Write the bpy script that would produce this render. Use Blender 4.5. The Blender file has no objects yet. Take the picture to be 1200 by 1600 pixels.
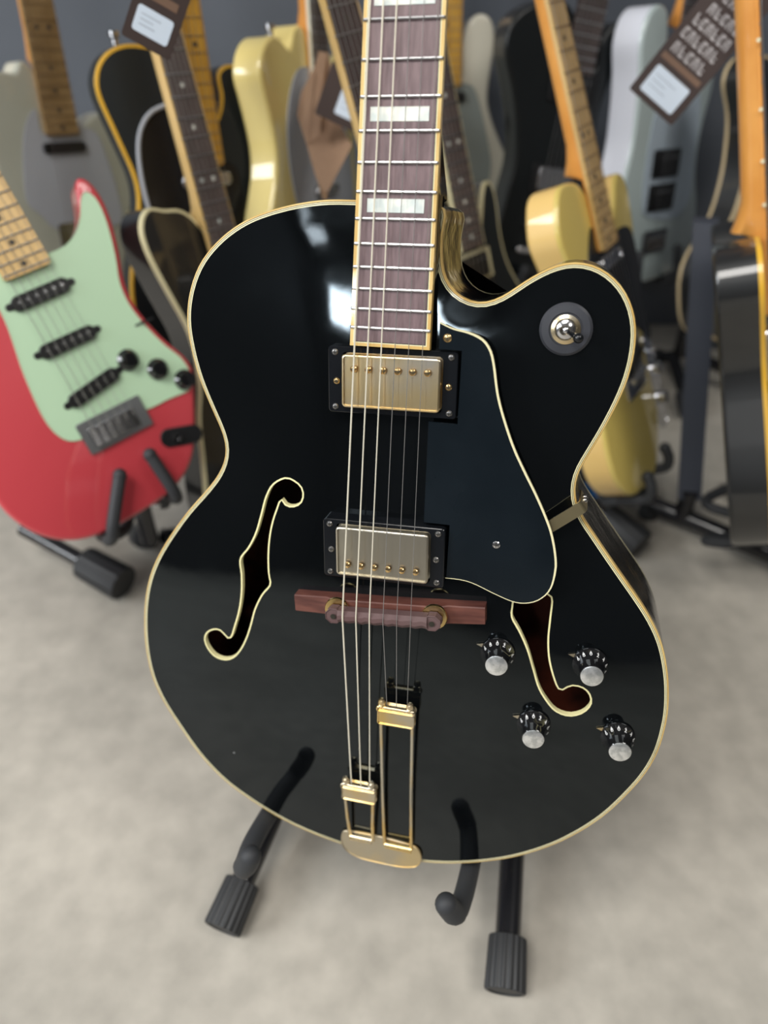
import bpy, math, random
import numpy as np
from mathutils import Vector, Matrix, geometry
random.seed(7)
D = bpy.data
COL = bpy.context.scene.collection
R = math.radians
# ------------------------------------------------------------------ camera
CAM_H = 0.84; PITCH = R(40)
cd = D.cameras.new('camera'); cam = D.objects.new('camera', cd); COL.objects.link(cam)
cam.location = (0, 0, CAM_H); cam.rotation_euler = (R(90) - PITCH, 0, 0)
cd.sensor_fit = 'VERTICAL'; cd.sensor_height = 36; cd.lens = 1199 * 36 / 1600
cd.clip_start = .01; cd.clip_end = 50
cd.dof.use_dof = True; cd.dof.focus_distance = .545; cd.dof.aperture_fstop = 3.2
bpy.context.scene.camera = cam
# ------------------------------------------------------------------ world and exposure
w = D.worlds.new('world'); bpy.context.scene.world = w; w.use_nodes = True
w.node_tree.nodes['Background'].inputs[0].default_value = (.75, .85, 1, 1)
w.node_tree.nodes['Background'].inputs[1].default_value = .4
vs = bpy.context.scene.view_settings
vs.view_transform = 'Standard'; vs.look = 'None'; vs.gamma = 1; vs.use_curve_mapping = False; vs.exposure = 0.0
# ------------------------------------------------------------------ lights
def area(name, loc, target, sx, sy, power, col):
    l = D.lights.new(name, 'AREA'); l.shape = 'RECTANGLE'; l.size = sx; l.size_y = sy; l.energy = power; l.color = col
    o = D.objects.new(name, l); COL.objects.link(o); o.location = loc
    o.rotation_euler = (Vector(target) - Vector(loc)).to_track_quat('-Z', 'Y').to_euler()
    return o
area('window_daylight', (-3.22, -.5, 1.85), (0, .3, .3), 2.3, 1.4, 150, (.93, .97, 1))
area('added_transom_light', (-2.74, -3.53, 2.45), (-1.7, 0, 1.2), .4, .34, 17, (.9, .95, 1))  # added lamp, aimed to put a highlight left of the archtop fretboard
area('added_transom_light', (-1.2, -3.53, 2.84), (-.9, 0, 1.4), .34, .2, 9, (.9, .95, 1))  # added lamp for the highlight right of the fretboard
area('ceiling_panel_light', (-.9, -.6, 2.93), (-.9, -.6, 0), 1.2, 1.2, 62, (1, .97, .92))
area('ceiling_panel_light', (-3.02, -3.2, 2.93), (-3.02, -3.2, 0), .2, .2, 1.6, (.95, .97, 1))  # added small lamp for a streak along the archtop's upper rim
area('ceiling_panel_light', (1.5, -.6, 2.93), (1.5, -.6, 0), 1.2, 1.2, 40, (1, .97, .92))
# ------------------------------------------------------------------ materials
def mat(name, col, rough=.5, metal=0, coat=0, spec=.5, noise=None, bump=None, trans=0, emit=0, coatr=.03, scale=None):
    m = D.materials.new(name); m.use_nodes = True; nt = m.node_tree; b = nt.nodes['Principled BSDF']
    c = (*col, 1)
    b.inputs['Base Color'].default_value = c; b.inputs['Roughness'].default_value = rough
    b.inputs['Metallic'].default_value = metal; b.inputs['Coat Weight'].default_value = coat
    b.inputs['Coat Roughness'].default_value = coatr
    b.inputs['Specular IOR Level'].default_value = spec; b.inputs['Transmission Weight'].default_value = trans
    if emit:
        b.inputs['Emission Color'].default_value = c; b.inputs['Emission Strength'].default_value = emit
    if noise or bump:
        tc = nt.nodes.new('ShaderNodeTexCoord'); mp = nt.nodes.new('ShaderNodeMapping')
        nt.links.new(tc.outputs['Object'], mp.inputs[0])
        if scale: mp.inputs['Scale'].default_value = scale
    if noise:
        col2, sc, detail, lo, hi = noise
        n = nt.nodes.new('ShaderNodeTexNoise'); n.inputs['Scale'].default_value = sc; n.inputs['Detail'].default_value = detail
        nt.links.new(mp.outputs[0], n.inputs['Vector'])
        r = nt.nodes.new('ShaderNodeMapRange'); r.inputs[1].default_value = lo; r.inputs[2].default_value = hi
        nt.links.new(n.outputs[0], r.inputs[0])
        mx = nt.nodes.new('ShaderNodeMix'); mx.data_type = 'RGBA'; mx.inputs[6].default_value = c; mx.inputs[7].default_value = (*col2, 1)
        nt.links.new(r.outputs[0], mx.inputs[0]); nt.links.new(mx.outputs[2], b.inputs['Base Color'])
    if bump:
        sc, st, dist = bump
        n = nt.nodes.new('ShaderNodeTexNoise'); n.inputs['Scale'].default_value = sc; n.inputs['Detail'].default_value = 4
        nt.links.new(mp.outputs[0], n.inputs['Vector'])
        bp = nt.nodes.new('ShaderNodeBump'); bp.inputs['Strength'].default_value = st; bp.inputs['Distance'].default_value = dist
        nt.links.new(n.outputs[0], bp.inputs['Height']); nt.links.new(bp.outputs[0], b.inputs['Normal'])
    return m
def lacq(name, col, **k): return mat(name, col, rough=.45, coat=1, **k)
BLACK = mat('black_lacquer', (.0025, .003, .0035), rough=.06, spec=.5, bump=(9, .05, .004))
for m_ in (BLACK,):
    b = m_.node_tree.nodes['Principled BSDF']; b.inputs['Specular Tint'].default_value = (.80, .93, 1, 1)
    nt = m_.node_tree; sn = nt.nodes.new('ShaderNodeTexNoise'); sn.inputs['Scale'].default_value = 16; sn.inputs['Detail'].default_value = 5; sr = nt.nodes.new('ShaderNodeMapRange')
    sr.inputs[1].default_value = .42; sr.inputs[2].default_value = .7; sr.inputs[3].default_value = .03; sr.inputs[4].default_value = .085; sc_ = nt.nodes.new('ShaderNodeTexCoord')
    nt.links.new(sc_.outputs['Object'], sn.inputs['Vector']); nt.links.new(sn.outputs[0], sr.inputs[0]); nt.links.new(sr.outputs[0], b.inputs['Roughness'])
    tc = nt.nodes.new('ShaderNodeTexCoord'); vo_ = nt.nodes.new('ShaderNodeTexVoronoi'); vo_.inputs['Scale'].default_value = 38
    n_ = nt.nodes.new('ShaderNodeMath'); n_.operation = 'LESS_THAN'; n_.inputs[1].default_value = .035
    wn = nt.nodes.new('ShaderNodeMath'); wn.operation = 'MULTIPLY'; se = nt.nodes.new('ShaderNodeSeparateColor'); g_ = nt.nodes.new('ShaderNodeMath'); g_.operation = 'GREATER_THAN'; g_.inputs[1].default_value = .72
    nt.links.new(tc.outputs['Object'], vo_.inputs['Vector']); nt.links.new(vo_.outputs['Distance'], n_.inputs[0]); nt.links.new(vo_.outputs['Color'], se.inputs[0]); nt.links.new(se.outputs[0], g_.inputs[0])
    nt.links.new(n_.outputs[0], wn.inputs[0]); nt.links.new(g_.outputs[0], wn.inputs[1]); mx = nt.nodes.new('ShaderNodeMix'); mx.data_type = 'RGBA'
    mx.inputs[6].default_value = (.0025, .003, .0035, 1); mx.inputs[7].default_value = (.22, .22, .22, 1); nt.links.new(wn.outputs[0], mx.inputs[0]); nt.links.new(mx.outputs[2], b.inputs['Base Color'])
BLACK2 = mat('black_lacquer_side', (.003, .003, .0035), rough=.14, spec=.12, bump=(22, .5, .003))
IVORY = mat('aged_binding', (.72, .52, .2), rough=.35, coat=.5, noise=((.62, .40, .12), 25, 3, .4, .6))
CREAM = mat('cream_binding', (.74, .68, .42), rough=.35, coat=.4)
LINE = mat('black_line', (.02, .018, .012), rough=.4)
FBIND = mat('f_hole_cream', (.80, .74, .40), rough=.4)
INSIDE = mat('inside_wood', (.16, .03, .012), rough=.7, noise=((.03, .006, .002), 20, 3, .4, .6))
ROSE = mat('rosewood_board', (.19, .122, .128), rough=.42, spec=.6, noise=((.115, .068, .072), 60, 5, .35, .65), bump=(300, .25, .0004), scale=(6, .8, 1))
ROSE2 = mat('rosewood_bridge', (.14, .048, .034), rough=.5, noise=((.07, .02, .015), 30, 5, .35, .65), scale=(1, 7, 3))
ROSED = mat('dusty_rosewood', (.115, .068, .066), rough=.7, noise=((.10, .05, .05), 40, 5, .35, .65))
PEARL = mat('pearl_inlay', (.62, .68, .66), rough=.22, coat=.6, noise=((.88, .88, .80), 90, 2, .38, .62))
FRET = mat('fret_metal', (.42, .42, .43), rough=.3, metal=1)
CHROME = mat('chrome', (.62, .62, .64), rough=.18, metal=1, bump=(60, .1, .001))
GOLD = mat('worn_gold', (.78, .56, .23), rough=.27, metal=1, noise=((.62, .58, .48), 22, 4, .42, .62))
GOLDC = mat('gold_cover', (.80, .62, .34), rough=.3, metal=1, noise=((.66, .62, .56), 14, 3, .42, .6), bump=(40, .05, .001))
NICK = mat('worn_nickel_cover', (.62, .57, .45), rough=.33, metal=1, noise=((.5, .46, .38), 18, 3, .4, .6), bump=(40, .06, .001))
PLATE = mat('worn_tail_plate', (.60, .53, .40), rough=.42, metal=1, noise=((.72, .58, .34), 30, 4, .42, .62))
SCREWG = mat('gold_screw', (.86, .60, .28), rough=.22, metal=1)
SCREWD = mat('grey_screw', (.35, .34, .33), rough=.3, metal=1)
RING = mat('black_plastic_ring', (.006, .007, .009), rough=.16)
GUARD = mat('black_pickguard', (.0035, .0065, .0095), rough=.2, spec=.35, noise=((.007, .011, .015), 12, 5, .4, .7))
STR = mat('string_wound', (.85, .80, .66), rough=.35, metal=.35)
STRP = mat('string_plain', (.36, .35, .34), rough=.3, metal=.6)
WASH = mat('grey_rubber_washer', (.035, .037, .045), rough=.42)
KNOB = mat('knob_black_clear', (.01, .01, .011), rough=.08, coat=1)
SILV = mat('knob_silver_cap', (.90, .91, .91), rough=.3, metal=.85, noise=((.62, .64, .64), 220, 3, .4, .6))
WHITE = mat('white_print', (.75, .75, .75), rough=.5)
FOAM = mat('stand_foam_rubber', (.028, .030, .034), rough=.62, bump=(200, .2, .0006))
TUBE = mat('stand_steel_tube', (.010, .010, .012), rough=.22, coat=.3)
RUB = mat('rubber_foot', (.022, .023, .025), rough=.55)
# ------------------------------------------------------------------ mesh helpers (millimetres in, metres out)
def offs(P, d):
    P = np.asarray(P, float); t = np.roll(P, -1, 0) - np.roll(P, 1, 0)
    t /= np.maximum(np.linalg.norm(t, axis=1), 1e-9)[:, None]
    A = .5 * np.sum(P[:, 0] * np.roll(P[:, 1], -1) - np.roll(P[:, 0], -1) * P[:, 1])
    n = np.stack([-t[:, 1], t[:, 0]], 1) * (1 if A > 0 else -1)      # inward
    return P + n * d
def spline(P, n, closed=True):
    P = np.asarray(P, float); N = len(P); out = []
    Q = np.vstack([P, P[:1]]) if closed else P
    d = np.r_[0, np.cumsum(np.linalg.norm(np.diff(Q, axis=0), axis=1))]
    for t in np.linspace(0, d[-1], n, endpoint=not closed):
        i = min(np.searchsorted(d, t, side='right') - 1, (N if closed else N - 1) - 1); u = (t - d[i]) / (d[i+1] - d[i])
        g = (lambda k: P[k % N]) if closed else (lambda k: P[min(max(k, 0), N - 1)])
        a, b, c, e = g(i-1), g(i), g(i+1), g(i+2)
        out.append(.5 * (2*b + (c-a)*u + (2*a-5*b+4*c-e)*u*u + (3*b-a-3*c+e)*u**3))
    return np.array(out)
def soften(P, k=2):
    P = np.array(P, float)
    for _ in range(k): P = .25*np.roll(P, 1, 0) + .5*P + .25*np.roll(P, -1, 0)
    return P
def inside(poly, X, Y):
    c = np.zeros(np.shape(X), bool); n = len(poly)
    for i in range(n):
        x1, y1 = poly[i]; x2, y2 = poly[(i+1) % n]
        if y1 == y2: continue
        c ^= ((y1 > Y) != (y2 > Y)) & (X < (x2-x1)*(Y-y1)/(y2-y1) + x1)
    return c
class M:
    def __init__(s, T=None): s.v = []; s.f = []; s.m = []; s.T = T
    def add(s, vs, fs, mi=0):
        o = len(s.v)
        vs = [tuple(float(c) for c in p) for p in vs]
        if s.T: vs = [tuple(s.T(p)) for p in vs]
        s.v += vs; s.f += [tuple(i + o for i in f) for f in fs]; s.m += [mi] * len(fs); return s
    def rings(s, rs, mi=0, cap0=True, cap1=True, closed=True):
        n = len(rs[0]); vs = [p for r in rs for p in r]; fs = []
        for k in range(len(rs) - 1):
            for i in range(n if closed else n - 1):
                j = (i + 1) % n; fs.append((k*n+i, k*n+j, (k+1)*n+j, (k+1)*n+i))
        if cap0: fs.append(tuple(range(n))[::-1])
        if cap1: fs.append(tuple(range((len(rs)-1)*n, len(rs)*n)))
        return s.add(vs, fs, mi)
    def slab(s, P, z0, z1, r=.5, mi=0, seg=3, rb=None):
        rb = r if rb is None else rb; P = np.asarray(P); rs = []
        A = .5 * np.sum(P[:, 0] * np.roll(P[:, 1], -1) - np.roll(P[:, 0], -1) * P[:, 1])
        if A < 0: P = P[::-1]
        for k in range(seg + 1):
            a = math.pi/2 * k/seg; rs.append([(x, y, z0 + rb*(1-math.sin(a))) for x, y in offs(P, rb*(1-math.cos(a)))])
        for k in range(seg + 1):
            a = math.pi/2 * (1 - k/seg); rs.append([(x, y, z1 - r*(1-math.sin(a))) for x, y in offs(P, r*(1-math.cos(a)))])
        return s.rings(rs, mi)
    def box(s, x0, x1, y0, y1, z0, z1, r=.3, mi=0):
        return s.slab(rrect(x0, x1, y0, y1, max(r, .01), 2), z0, z1, min(r, abs(z1-z0)/2.1), mi, 2)
    def tube(s, path, r, n=10, mi=0, cap=True):
        P = [Vector(p) for p in path]; rr = r if hasattr(r, '__len__') else [r]*len(P)
        rs = []; t0 = (P[1]-P[0]).normalized(); u = t0.orthogonal().normalized()
        for i, p in enumerate(P):
            t = ((P[min(i+1, len(P)-1)] - p).normalized() + (p - P[max(i-1, 0)]).normalized()).normalized() if 0 < i < len(P)-1 else ((P[1]-P[0]).normalized() if i == 0 else (P[-1]-P[-2]).normalized())
            u = (u - t*u.dot(t)).normalized(); v = t.cross(u)
            rs.append([p + (u*math.cos(a) + v*math.sin(a))*rr[i] for a in [2*math.pi*k/n for k in range(n)]])
        return s.rings(rs, mi, cap, cap)
    def lathe(s, prof, c=(0, 0, 0), ax=(0, 0, 1), n=24, mi=0, cap0=True, cap1=True):
        q = Vector((0, 0, 1)).rotation_difference(Vector(ax)); c = Vector(c)
        return s.rings([[c + q @ Vector((r*math.cos(2*math.pi*k/n), r*math.sin(2*math.pi*k/n), z)) for k in range(n)] for r, z in prof], mi, cap0, cap1)
    def ball(s, c, r, n=12, mi=0, sc=(1, 1, 1)):
        rs = []
        for k in range(1, n//2 + 2):
            a = math.pi*(k-.5)/(n//2+1) - math.pi/2
            rs.append([(c[0]+sc[0]*r*math.cos(a)*math.cos(b), c[1]+sc[1]*r*math.cos(a)*math.sin(b), c[2]+sc[2]*r*math.sin(a)) for b in [2*math.pi*j/n for j in range(n)]])
        return s.rings(rs, mi)
    def band(s, A, B, mi=0, closed=True):          # surface between two equal-length point rows
        n = len(A); vs = list(A) + list(B)
        return s.add(vs, [(i, (i+1) % n, n+(i+1) % n, n+i) for i in range(n if closed else n-1)], mi)
    def mesh(s, name, mats, ang=35):
        me = D.meshes.new(name); me.from_pydata([(a*.001, b*.001, c*.001) for a, b, c in s.v], [], s.f)
        for m in (mats if isinstance(mats, (list, tuple)) else [mats]): me.materials.append(m)
        me.polygons.foreach_set('material_index', s.m); me.polygons.foreach_set('use_smooth', [True]*len(s.f))
        me.update(); me.set_sharp_from_angle(angle=R(ang)); return me
    def obj(s, name, mats, parent=None, label=None, ang=35, **kw):
        return link(name, s.mesh(name, mats, ang), parent, label, **kw)
def link(name, me, parent=None, label=None, **kw):
    o = D.objects.new(name, me); COL.objects.link(o)
    if parent: o.parent = parent
    if label: o['label'] = label
    for k, v in kw.items(): o[k] = v
    return o
def thing(name, label, cat, mw=None, group=None):
    o = D.objects.new(name, None); COL.objects.link(o); o.empty_display_size = .02
    o['label'] = label; o['category'] = cat
    if group: o['group'] = group
    if mw is not None: o.matrix_world = mw
    return o
def rrect(x0, x1, y0, y1, r, n=4):
    P = []
    for cx, cy, a0 in ((x1-r, y1-r, 0), (x0+r, y1-r, 90), (x0+r, y0+r, 180), (x1-r, y0+r, 270)):
        for k in range(n+1):
            a = R(a0 + 90*k/n); P.append((cx + r*math.cos(a), cy + r*math.sin(a)))
    return np.array(P)
def rot2(P, a, c=(0, 0)):
    P = np.asarray(P, float); ca, sa = math.cos(a), math.sin(a)
    return np.stack([c[0] + (P[:, 0])*ca - P[:, 1]*sa, c[1] + P[:, 0]*sa + P[:, 1]*ca], 1)
def ray(px, py, Z):      # a place in the room seen at depth Z from where the photographer stood
    a = (px-600)/1199; b = (py-800)/1199; c, s_ = math.cos(PITCH), math.sin(PITCH)
    return Vector((a*Z, Z*(c - b*s_), CAM_H - Z*(s_ + b*c)))
# ------------------------------------------------------------------ the room
def struct(name, m, material):
    o = m.obj(name, material); o['kind'] = 'structure'; return o
FLOOR = mat('polished_concrete', (.50, .465, .405), rough=.42, spec=.45, noise=((.37, .345, .30), 3.2, 8, .35, .7), bump=(14, .15, .004))
nt = FLOOR.node_tree; b = nt.nodes['Principled BSDF']; base = b.inputs['Base Color'].links[0].from_socket
n2 = nt.nodes.new('ShaderNodeTexNoise'); n2.inputs['Scale'].default_value = 28; n2.inputs['Detail'].default_value = 6
r2 = nt.nodes.new('ShaderNodeMapRange'); r2.inputs[1].default_value = .3; r2.inputs[2].default_value = .75; r2.inputs[3].default_value = .86; r2.inputs[4].default_value = 1.12
mm = nt.nodes.new('ShaderNodeMix'); mm.data_type = 'RGBA'; mm.blend_type = 'MULTIPLY'; mm.inputs[0].default_value = 1
tc = nt.nodes.new('ShaderNodeTexCoord'); nt.links.new(tc.outputs['Object'], n2.inputs['Vector']); nt.links.new(n2.outputs[0], r2.inputs[0])
nt.links.new(base, mm.inputs[6]); nt.links.new(r2.outputs[0], mm.inputs[7]); nt.links.new(mm.outputs[2], b.inputs['Base Color'])
WALL = mat('slate_grey_wall', (.105, .118, .142), rough=.6, noise=((.078, .088, .107), 2.5, 6, .35, .65))
WALLB = mat('dim_shop_wall', (.10, .10, .105), rough=.8)
CEIL = mat('ceiling_paint', (.30, .30, .30), rough=.8)
X0, X1, Y0, Y1, ZT = -3300, 3300, -3600, 1700, 3000
def sbox(a): return M().box(*a, r=.5)
struct('floor', sbox((X0-60, X1+60, Y0-60, Y1+60, -60, 0)), FLOOR)
struct('ceiling', sbox((X0-60, X1+60, Y0-60, Y1+60, ZT, ZT+60)), CEIL)
struct('wall_back', sbox((X0-60, X1+60, Y1, Y1+60, 0, ZT)), WALL)
struct('wall_front', sbox((X0-60, X1+60, Y0-60, Y0, 0, ZT)), WALLB)
struct('wall_left', sbox((X0-60, X0, Y0, Y1, 0, ZT)), WALLB)
struct('wall_right', sbox((X1, X1+60, Y0, Y1, 0, ZT)), WALLB)

FP = mat('window_frame_paint', (.35, .35, .34), rough=.5)
t = M(); t.box(-3300, -3260, -1700, 700, 1100, 1150, .5); t.box(-3300, -3260, -1700, 700, 2550, 2600, .5)
for y in (-1700, -525, 650): t.box(-3300, -3262, y, y+50, 1150, 2550)
struct('window_1', t, FP)
for nm, x0, x1, z0, z1 in (('added_window_2', -2980, -2510, 2260, 2650), ('added_window_3', -1390, -1010, 2720, 2960)):  # added frames around the two highlight lamps
    t = M(); t.box(x0-30, x1+30, -3600, -3560, z0-30, z0, .5); t.box(x0-30, x1+30, -3600, -3560, z1, z1+30, .5)
    for x in (x0-30, x1): t.box(x, x+30, -3600, -3562, z0, z1)
    struct(nm, t, FP)
for x, y_, w_ in ((-.9, -.6, 1), (1.5, -.6, 1), (-3.02, -3.2, .18)):  # the small corner panel is added, for the rim streak only
    c = thing('ceiling_panel', ('large square light panel on the ceiling, ' + ('left' if x < 0 else 'right') + ' one of the pair') if w_ == 1 else 'added small square light panel in the front left ceiling corner', 'light', Matrix.Translation((x, y_, 2.94)), 'ceiling light panels')
    m = M()
    for a in ((-620, 620, 600, 620), (-620, 620, -620, -600), (-620, -600, -600, 600), (600, 620, -600, 600)): m.box(*[v*w_ for v in a], -5, 60)
    m.obj('frame', mat('panel_frame', (.5, .5, .5)), c)
OUT = [(-33.7, 286.4), (-51.0, 286.3), (-63.7, 285.0), (-77.7, 282.6), (-94.2, 278.4), (-107.6, 273.8), (-117.9, 268.7), (-128.4, 262.0), (-138.1, 253.7), (-146.8, 244.3), (-153.4, 233.2), (-157.9, 221.6), (-160.6, 210.2), (-161.5, 197.7), (-160.2, 186.2), (-158.0, 173.8), (-154.0, 158.8), (-149.2, 146.2), (-143.0, 131.7), (-138.1, 120.9), (-135.4, 113.5), (-134.3, 104.9), (-135.1, 98.1), (-138.1, 90.0), (-143.5, 80.6), (-154.5, 67.2), (-168.1, 52.1), (-180.7, 36.0), (-193.8, 17.3), (-204.1, -0.1), (-211.6, -17.6), (-216.5, -35.0), (-219.3, -52.4), (-220.4, -65.2), (-220.9, -81.3), (-219.5, -100.5), (-215.6, -119.7), (-206.5, -141.6), (-193.6, -162.4), (-178.7, -185.1), (-161.6, -204.6), (-144.0, -219.1), (-122.8, -231.6), (-99.8, -242.7), (-73.4, -251.8), (-36.7, -259.1), (8.8, -262.2), (49.6, -257.8), (76.3, -250.7), (93.5, -244.3), (113.8, -235.0), (131.7, -224.0), (150.5, -209.9), (169.3, -191.4), (185.7, -170.8), (199.5, -147.4), (210.1, -125.3), (216.2, -104.2), (218.1, -85.0), (218.5, -68.3), (216.1, -47.7), (212.4, -30.3), (205.4, -9.4), (195.6, 7.9), (185.2, 21.9), (172.0, 38.2), (159.0, 54.4), (147.5, 69.2), (138.7, 80.3), (133.4, 90.8), (131.7, 97.7), (131.4, 104.8), (132.5, 112.9), (135.4, 120.2), (140.5, 131.7), (146.1, 144.9), (150.8, 157.7), (154.4, 168.6), (157.0, 179.1), (158.5, 189.3), (158.9, 196.8), (158.8, 205.8), (157.5, 215.2), (154.5, 224.4), (150.2, 232.6), (143.7, 240.5), (135.1, 247.0), (126.3, 250.8), (116.8, 252.2), (107.6, 251.1), (98.5, 247.5), (89.4, 242.5), (80.3, 236.1), (71.1, 229.0), (61.4, 224.7), (54.5, 223.4), (47.1, 225.2), (39.6, 228.6), (34.2, 233.9), (30.2, 240.6), (28.4, 248.0), (27.7, 258.1), (27.5, 271.4), (27.5, 284.4)]
FL = [(-82.1, 89.7), (-74.2, 88.5), (-68.2, 84.2), (-66.4, 77.7), (-68.8, 71.1), (-75.3, 67.2), (-81.5, 67.5), (-85.4, 71.3), (-88.9, 62.9), (-92.6, 51.8), (-95.2, 38.4), (-96.3, 23.7), (-96.0, 9.1), (-94.8, -0.6), (-102.1, -10.7), (-108.8, -24.8), (-113.2, -40.2), (-117.6, -53.1), (-123.5, -65.3), (-130.8, -74.6), (-139.4, -79.0), (-149.1, -78.2), (-155.9, -72.0), (-158.9, -63.6), (-156.3, -56.1), (-149.1, -51.1), (-142.1, -50.9), (-134.1, -56.4), (-128.8, -43.4), (-124.2, -27.9), (-121.7, -11.9), (-121.4, 3.3), (-122.3, 16.7), (-114.6, 27.9), (-108.0, 41.0), (-103.4, 55.9), (-98.9, 71.8), (-92.6, 83.1)]
FR = [(120.9, 21.1), (124.7, 17.2), (124.9, 1.9), (125.2, -15.4), (127.5, -31.2), (132.6, -47.1), (137.9, -56.5), (145.2, -51.9), (153.8, -52.6), (160.1, -58.1), (161.9, -67.3), (156.4, -75.7), (146.8, -79.5), (136.3, -76.5), (128.3, -67.9), (121.4, -56.8), (115.6, -40.7), (109.9, -25.0), (103.0, -11.3), (96.4, -0.2), (96, 9.1), (96.3, 23.7), (95.2, 38.4), (92.6, 51.8), (88.9, 62.9), (85.4, 71.3), (81.5, 67.5), (75.3, 67.2), (68.8, 71.1), (66.4, 77.7), (68.2, 84.2), (74.2, 88.5), (82.1, 89.7), (92.6, 83.1), (98.9, 71.8), (103.4, 55.9), (108, 41), (114.6, 27.9)]
PG = [(33.5, 212.3), (42.4, 208.9), (53.0, 207.0), (62.0, 203.4), (67.8, 196.8), (71.2, 186.7), (75.2, 167.6), (81.1, 150.3), (88.7, 132.5), (97.4, 116.5), (105.8, 102.1), (113.4, 87.7), (119.2, 74.7), (123.5, 59.1), (124.8, 47.1), (122.4, 32.2), (115.1, 22.8), (106.0, 18.9), (96.4, 19.0), (82.7, 23.4), (68.7, 28.8), (58.9, 30.7), (47.1, 30.6)]
# ------------------------------------------------------------------ the black archtop guitar
# local frame: x across (treble side +), y up the neck, z out of the top; origin on the rim plane under the bridge
MB = Matrix(((.968901, .026945, -.245977, .004288), (-.240150, .342048, -.908477, .421105), (.059657, .939296, .337881, .403135), (0, 0, 0, 1)))
poly = soften(spline(OUT, 300), 2)
def make_arch(poly, Hm, g=4.0):
    x0, y0 = poly.min(0)-2*g; x1, y1 = poly.max(0)+2*g
    xs = np.arange(x0, x1+g, g); ys = np.arange(y0, y1+g, g); X, Y = np.meshgrid(xs, ys); m = inside(poly, X, Y); p = np.zeros(X.shape)
    for _ in range(3500):
        q = p.copy(); q[1:-1, 1:-1] = .25*(p[2:, 1:-1]+p[:-2, 1:-1]+p[1:-1, 2:]+p[1:-1, :-2])+g*g*.25; p = np.where(m, q, 0)
    p /= p.max(); h = np.where(m, Hm*p**1.25, 0)
    for _ in range(2): h[1:-1, 1:-1] = .5*h[1:-1, 1:-1]+.125*(h[2:, 1:-1]+h[:-2, 1:-1]+h[1:-1, 2:]+h[1:-1, :-2])
    def f(x, y):
        x = np.asarray(x, float); y = np.asarray(y, float)
        a = np.clip((x-x0)/g, 1, len(xs)-3.001); b = np.clip((y-y0)/g, 1, len(ys)-3.001)
        i = a.astype(int); j = b.astype(int); u = a-i; v = b-j
        ww = lambda t: [((-t+2)*t-1)*t/2, ((3*t-5)*t*t+2)/2, ((-3*t+4)*t+1)*t/2, (t-1)*t*t/2]
        wu = ww(u); wv = ww(v); r = 0
        for k in range(4):
            for l in range(4): r = r + h[j+l-1, i+k-1]*wu[k]*wv[l]
        return r
    return f
ARCH = make_arch(poly, 17.0)
def on_top(P, d=0): P = np.asarray(P); return [(x, y, z) for (x, y), z in zip(P, np.maximum(ARCH(P[:, 0], P[:, 1]), 0) + d)]
AL = math.atan(.069); CA, SA = math.cos(AL), math.sin(AL)
def SB(p): return (p[0], CA*p[1] + SA*(p[2]+40), -SA*p[1] + CA*(p[2]+40))     # string plane -> body frame
G = thing('hollow_body_guitar', 'black hollow-body archtop electric guitar with gold split tailpiece standing in front', 'guitar', MB)
# arched top with two f-holes
IN = 3.3; edge = offs(poly, IN); fl = spline(FL, 110); fr = spline(FR, 110)
X, Y = np.meshgrid(np.arange(-222, 222, 5.), np.arange(-262, 288, 5.)); X = X + (np.arange(X.shape[0]) % 2 * 2.5)[:, None]
ok = inside(offs(poly, IN+2.5), X, Y)
for h_ in (fl, fr): ok &= ~inside(offs(h_, -1.8), X, Y)
pts = [Vector(p) for q in (edge, fl, fr) for p in q] + [Vector((x, y)) for x, y in zip(X[ok], Y[ok])]
ed = []; o_ = 0
for q in (edge, fl, fr): n = len(q); ed += [(o_+i, o_+(i+1) % n) for i in range(n)]; o_ += n
vo, _, fo, *_ = geometry.delaunay_2d_cdt(pts, ed, [], 0, 1e-5)
V = np.array([tuple(p) for p in vo]); C_ = np.array([V[list(f)].mean(0) for f in fo])
keep = inside(edge, C_[:, 0], C_[:, 1]) & ~inside(fl, C_[:, 0], C_[:, 1]) & ~inside(fr, C_[:, 0], C_[:, 1])
tp = M(); tp.add(on_top(V), [tuple(f) if (V[f[1]][0]-V[f[0]][0])*(V[f[2]][1]-V[f[0]][1]) - (V[f[1]][1]-V[f[0]][1])*(V[f[2]][0]-V[f[0]][0]) > 0 else tuple(f)[::-1] for f, k in zip(fo, keep) if k])
tp.obj('arched_top', BLACK, G, ang=60)
bm_ = M(); st = [(.5, 0), (1.15, 0), (1.15, 1), (1.5, 1), (1.5, 2), (2.1, 2), (2.1, 1), (2.5, 1), (2.5, 2), (IN, 2)]
for (a, _), (b_, mi) in zip(st[::2], st[1::2]): bm_.band(on_top(offs(poly, a)), on_top(offs(poly, b_)), mi)
bm_.band([(x, y, -.5) for x, y in poly], on_top(offs(poly, .5)), 0)
bm_.obj('top_binding', [IVORY, LINE, CREAM], G, 'aged ivory and black striped binding')
def wall(P, z0, z1): return [(x, y, z0) for x, y in P], [(x, y, z1) for x, y in P]
M().band(*wall(poly, -5.5, -.5)).obj('side_binding', IVORY, G)
sd = M(); sd.band(*wall(poly, -80, -5.5)); sd.band(*wall(offs(poly, 3), -80, -5)); sd.obj('side', [BLACK2], G)
bk = M(); bk.rings([[(x, y, z) for x, y in offs(poly, d)] for d, z in ((0, -84), (8, -86), (30, -90), (60, -94))], cap0=False); bk.obj('back', BLACK2, G)
M().band(*wall(poly, -83.8, -81.2)).obj('back_binding', CREAM, G)
M().band(*wall(poly, -81.2, -80)).obj('back_binding_line', LINE, G)
M().band(*wall(poly, -84, -83.8)).obj('back_edge', BLACK2, G)
li = M(); q = offs(poly, 4.5); li.band(*wall(q, -79, -8)); li.add([(x, y, -79) for x, y in q], [tuple(range(len(q)))]); li.obj('inner_lining', INSIDE, G)
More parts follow.
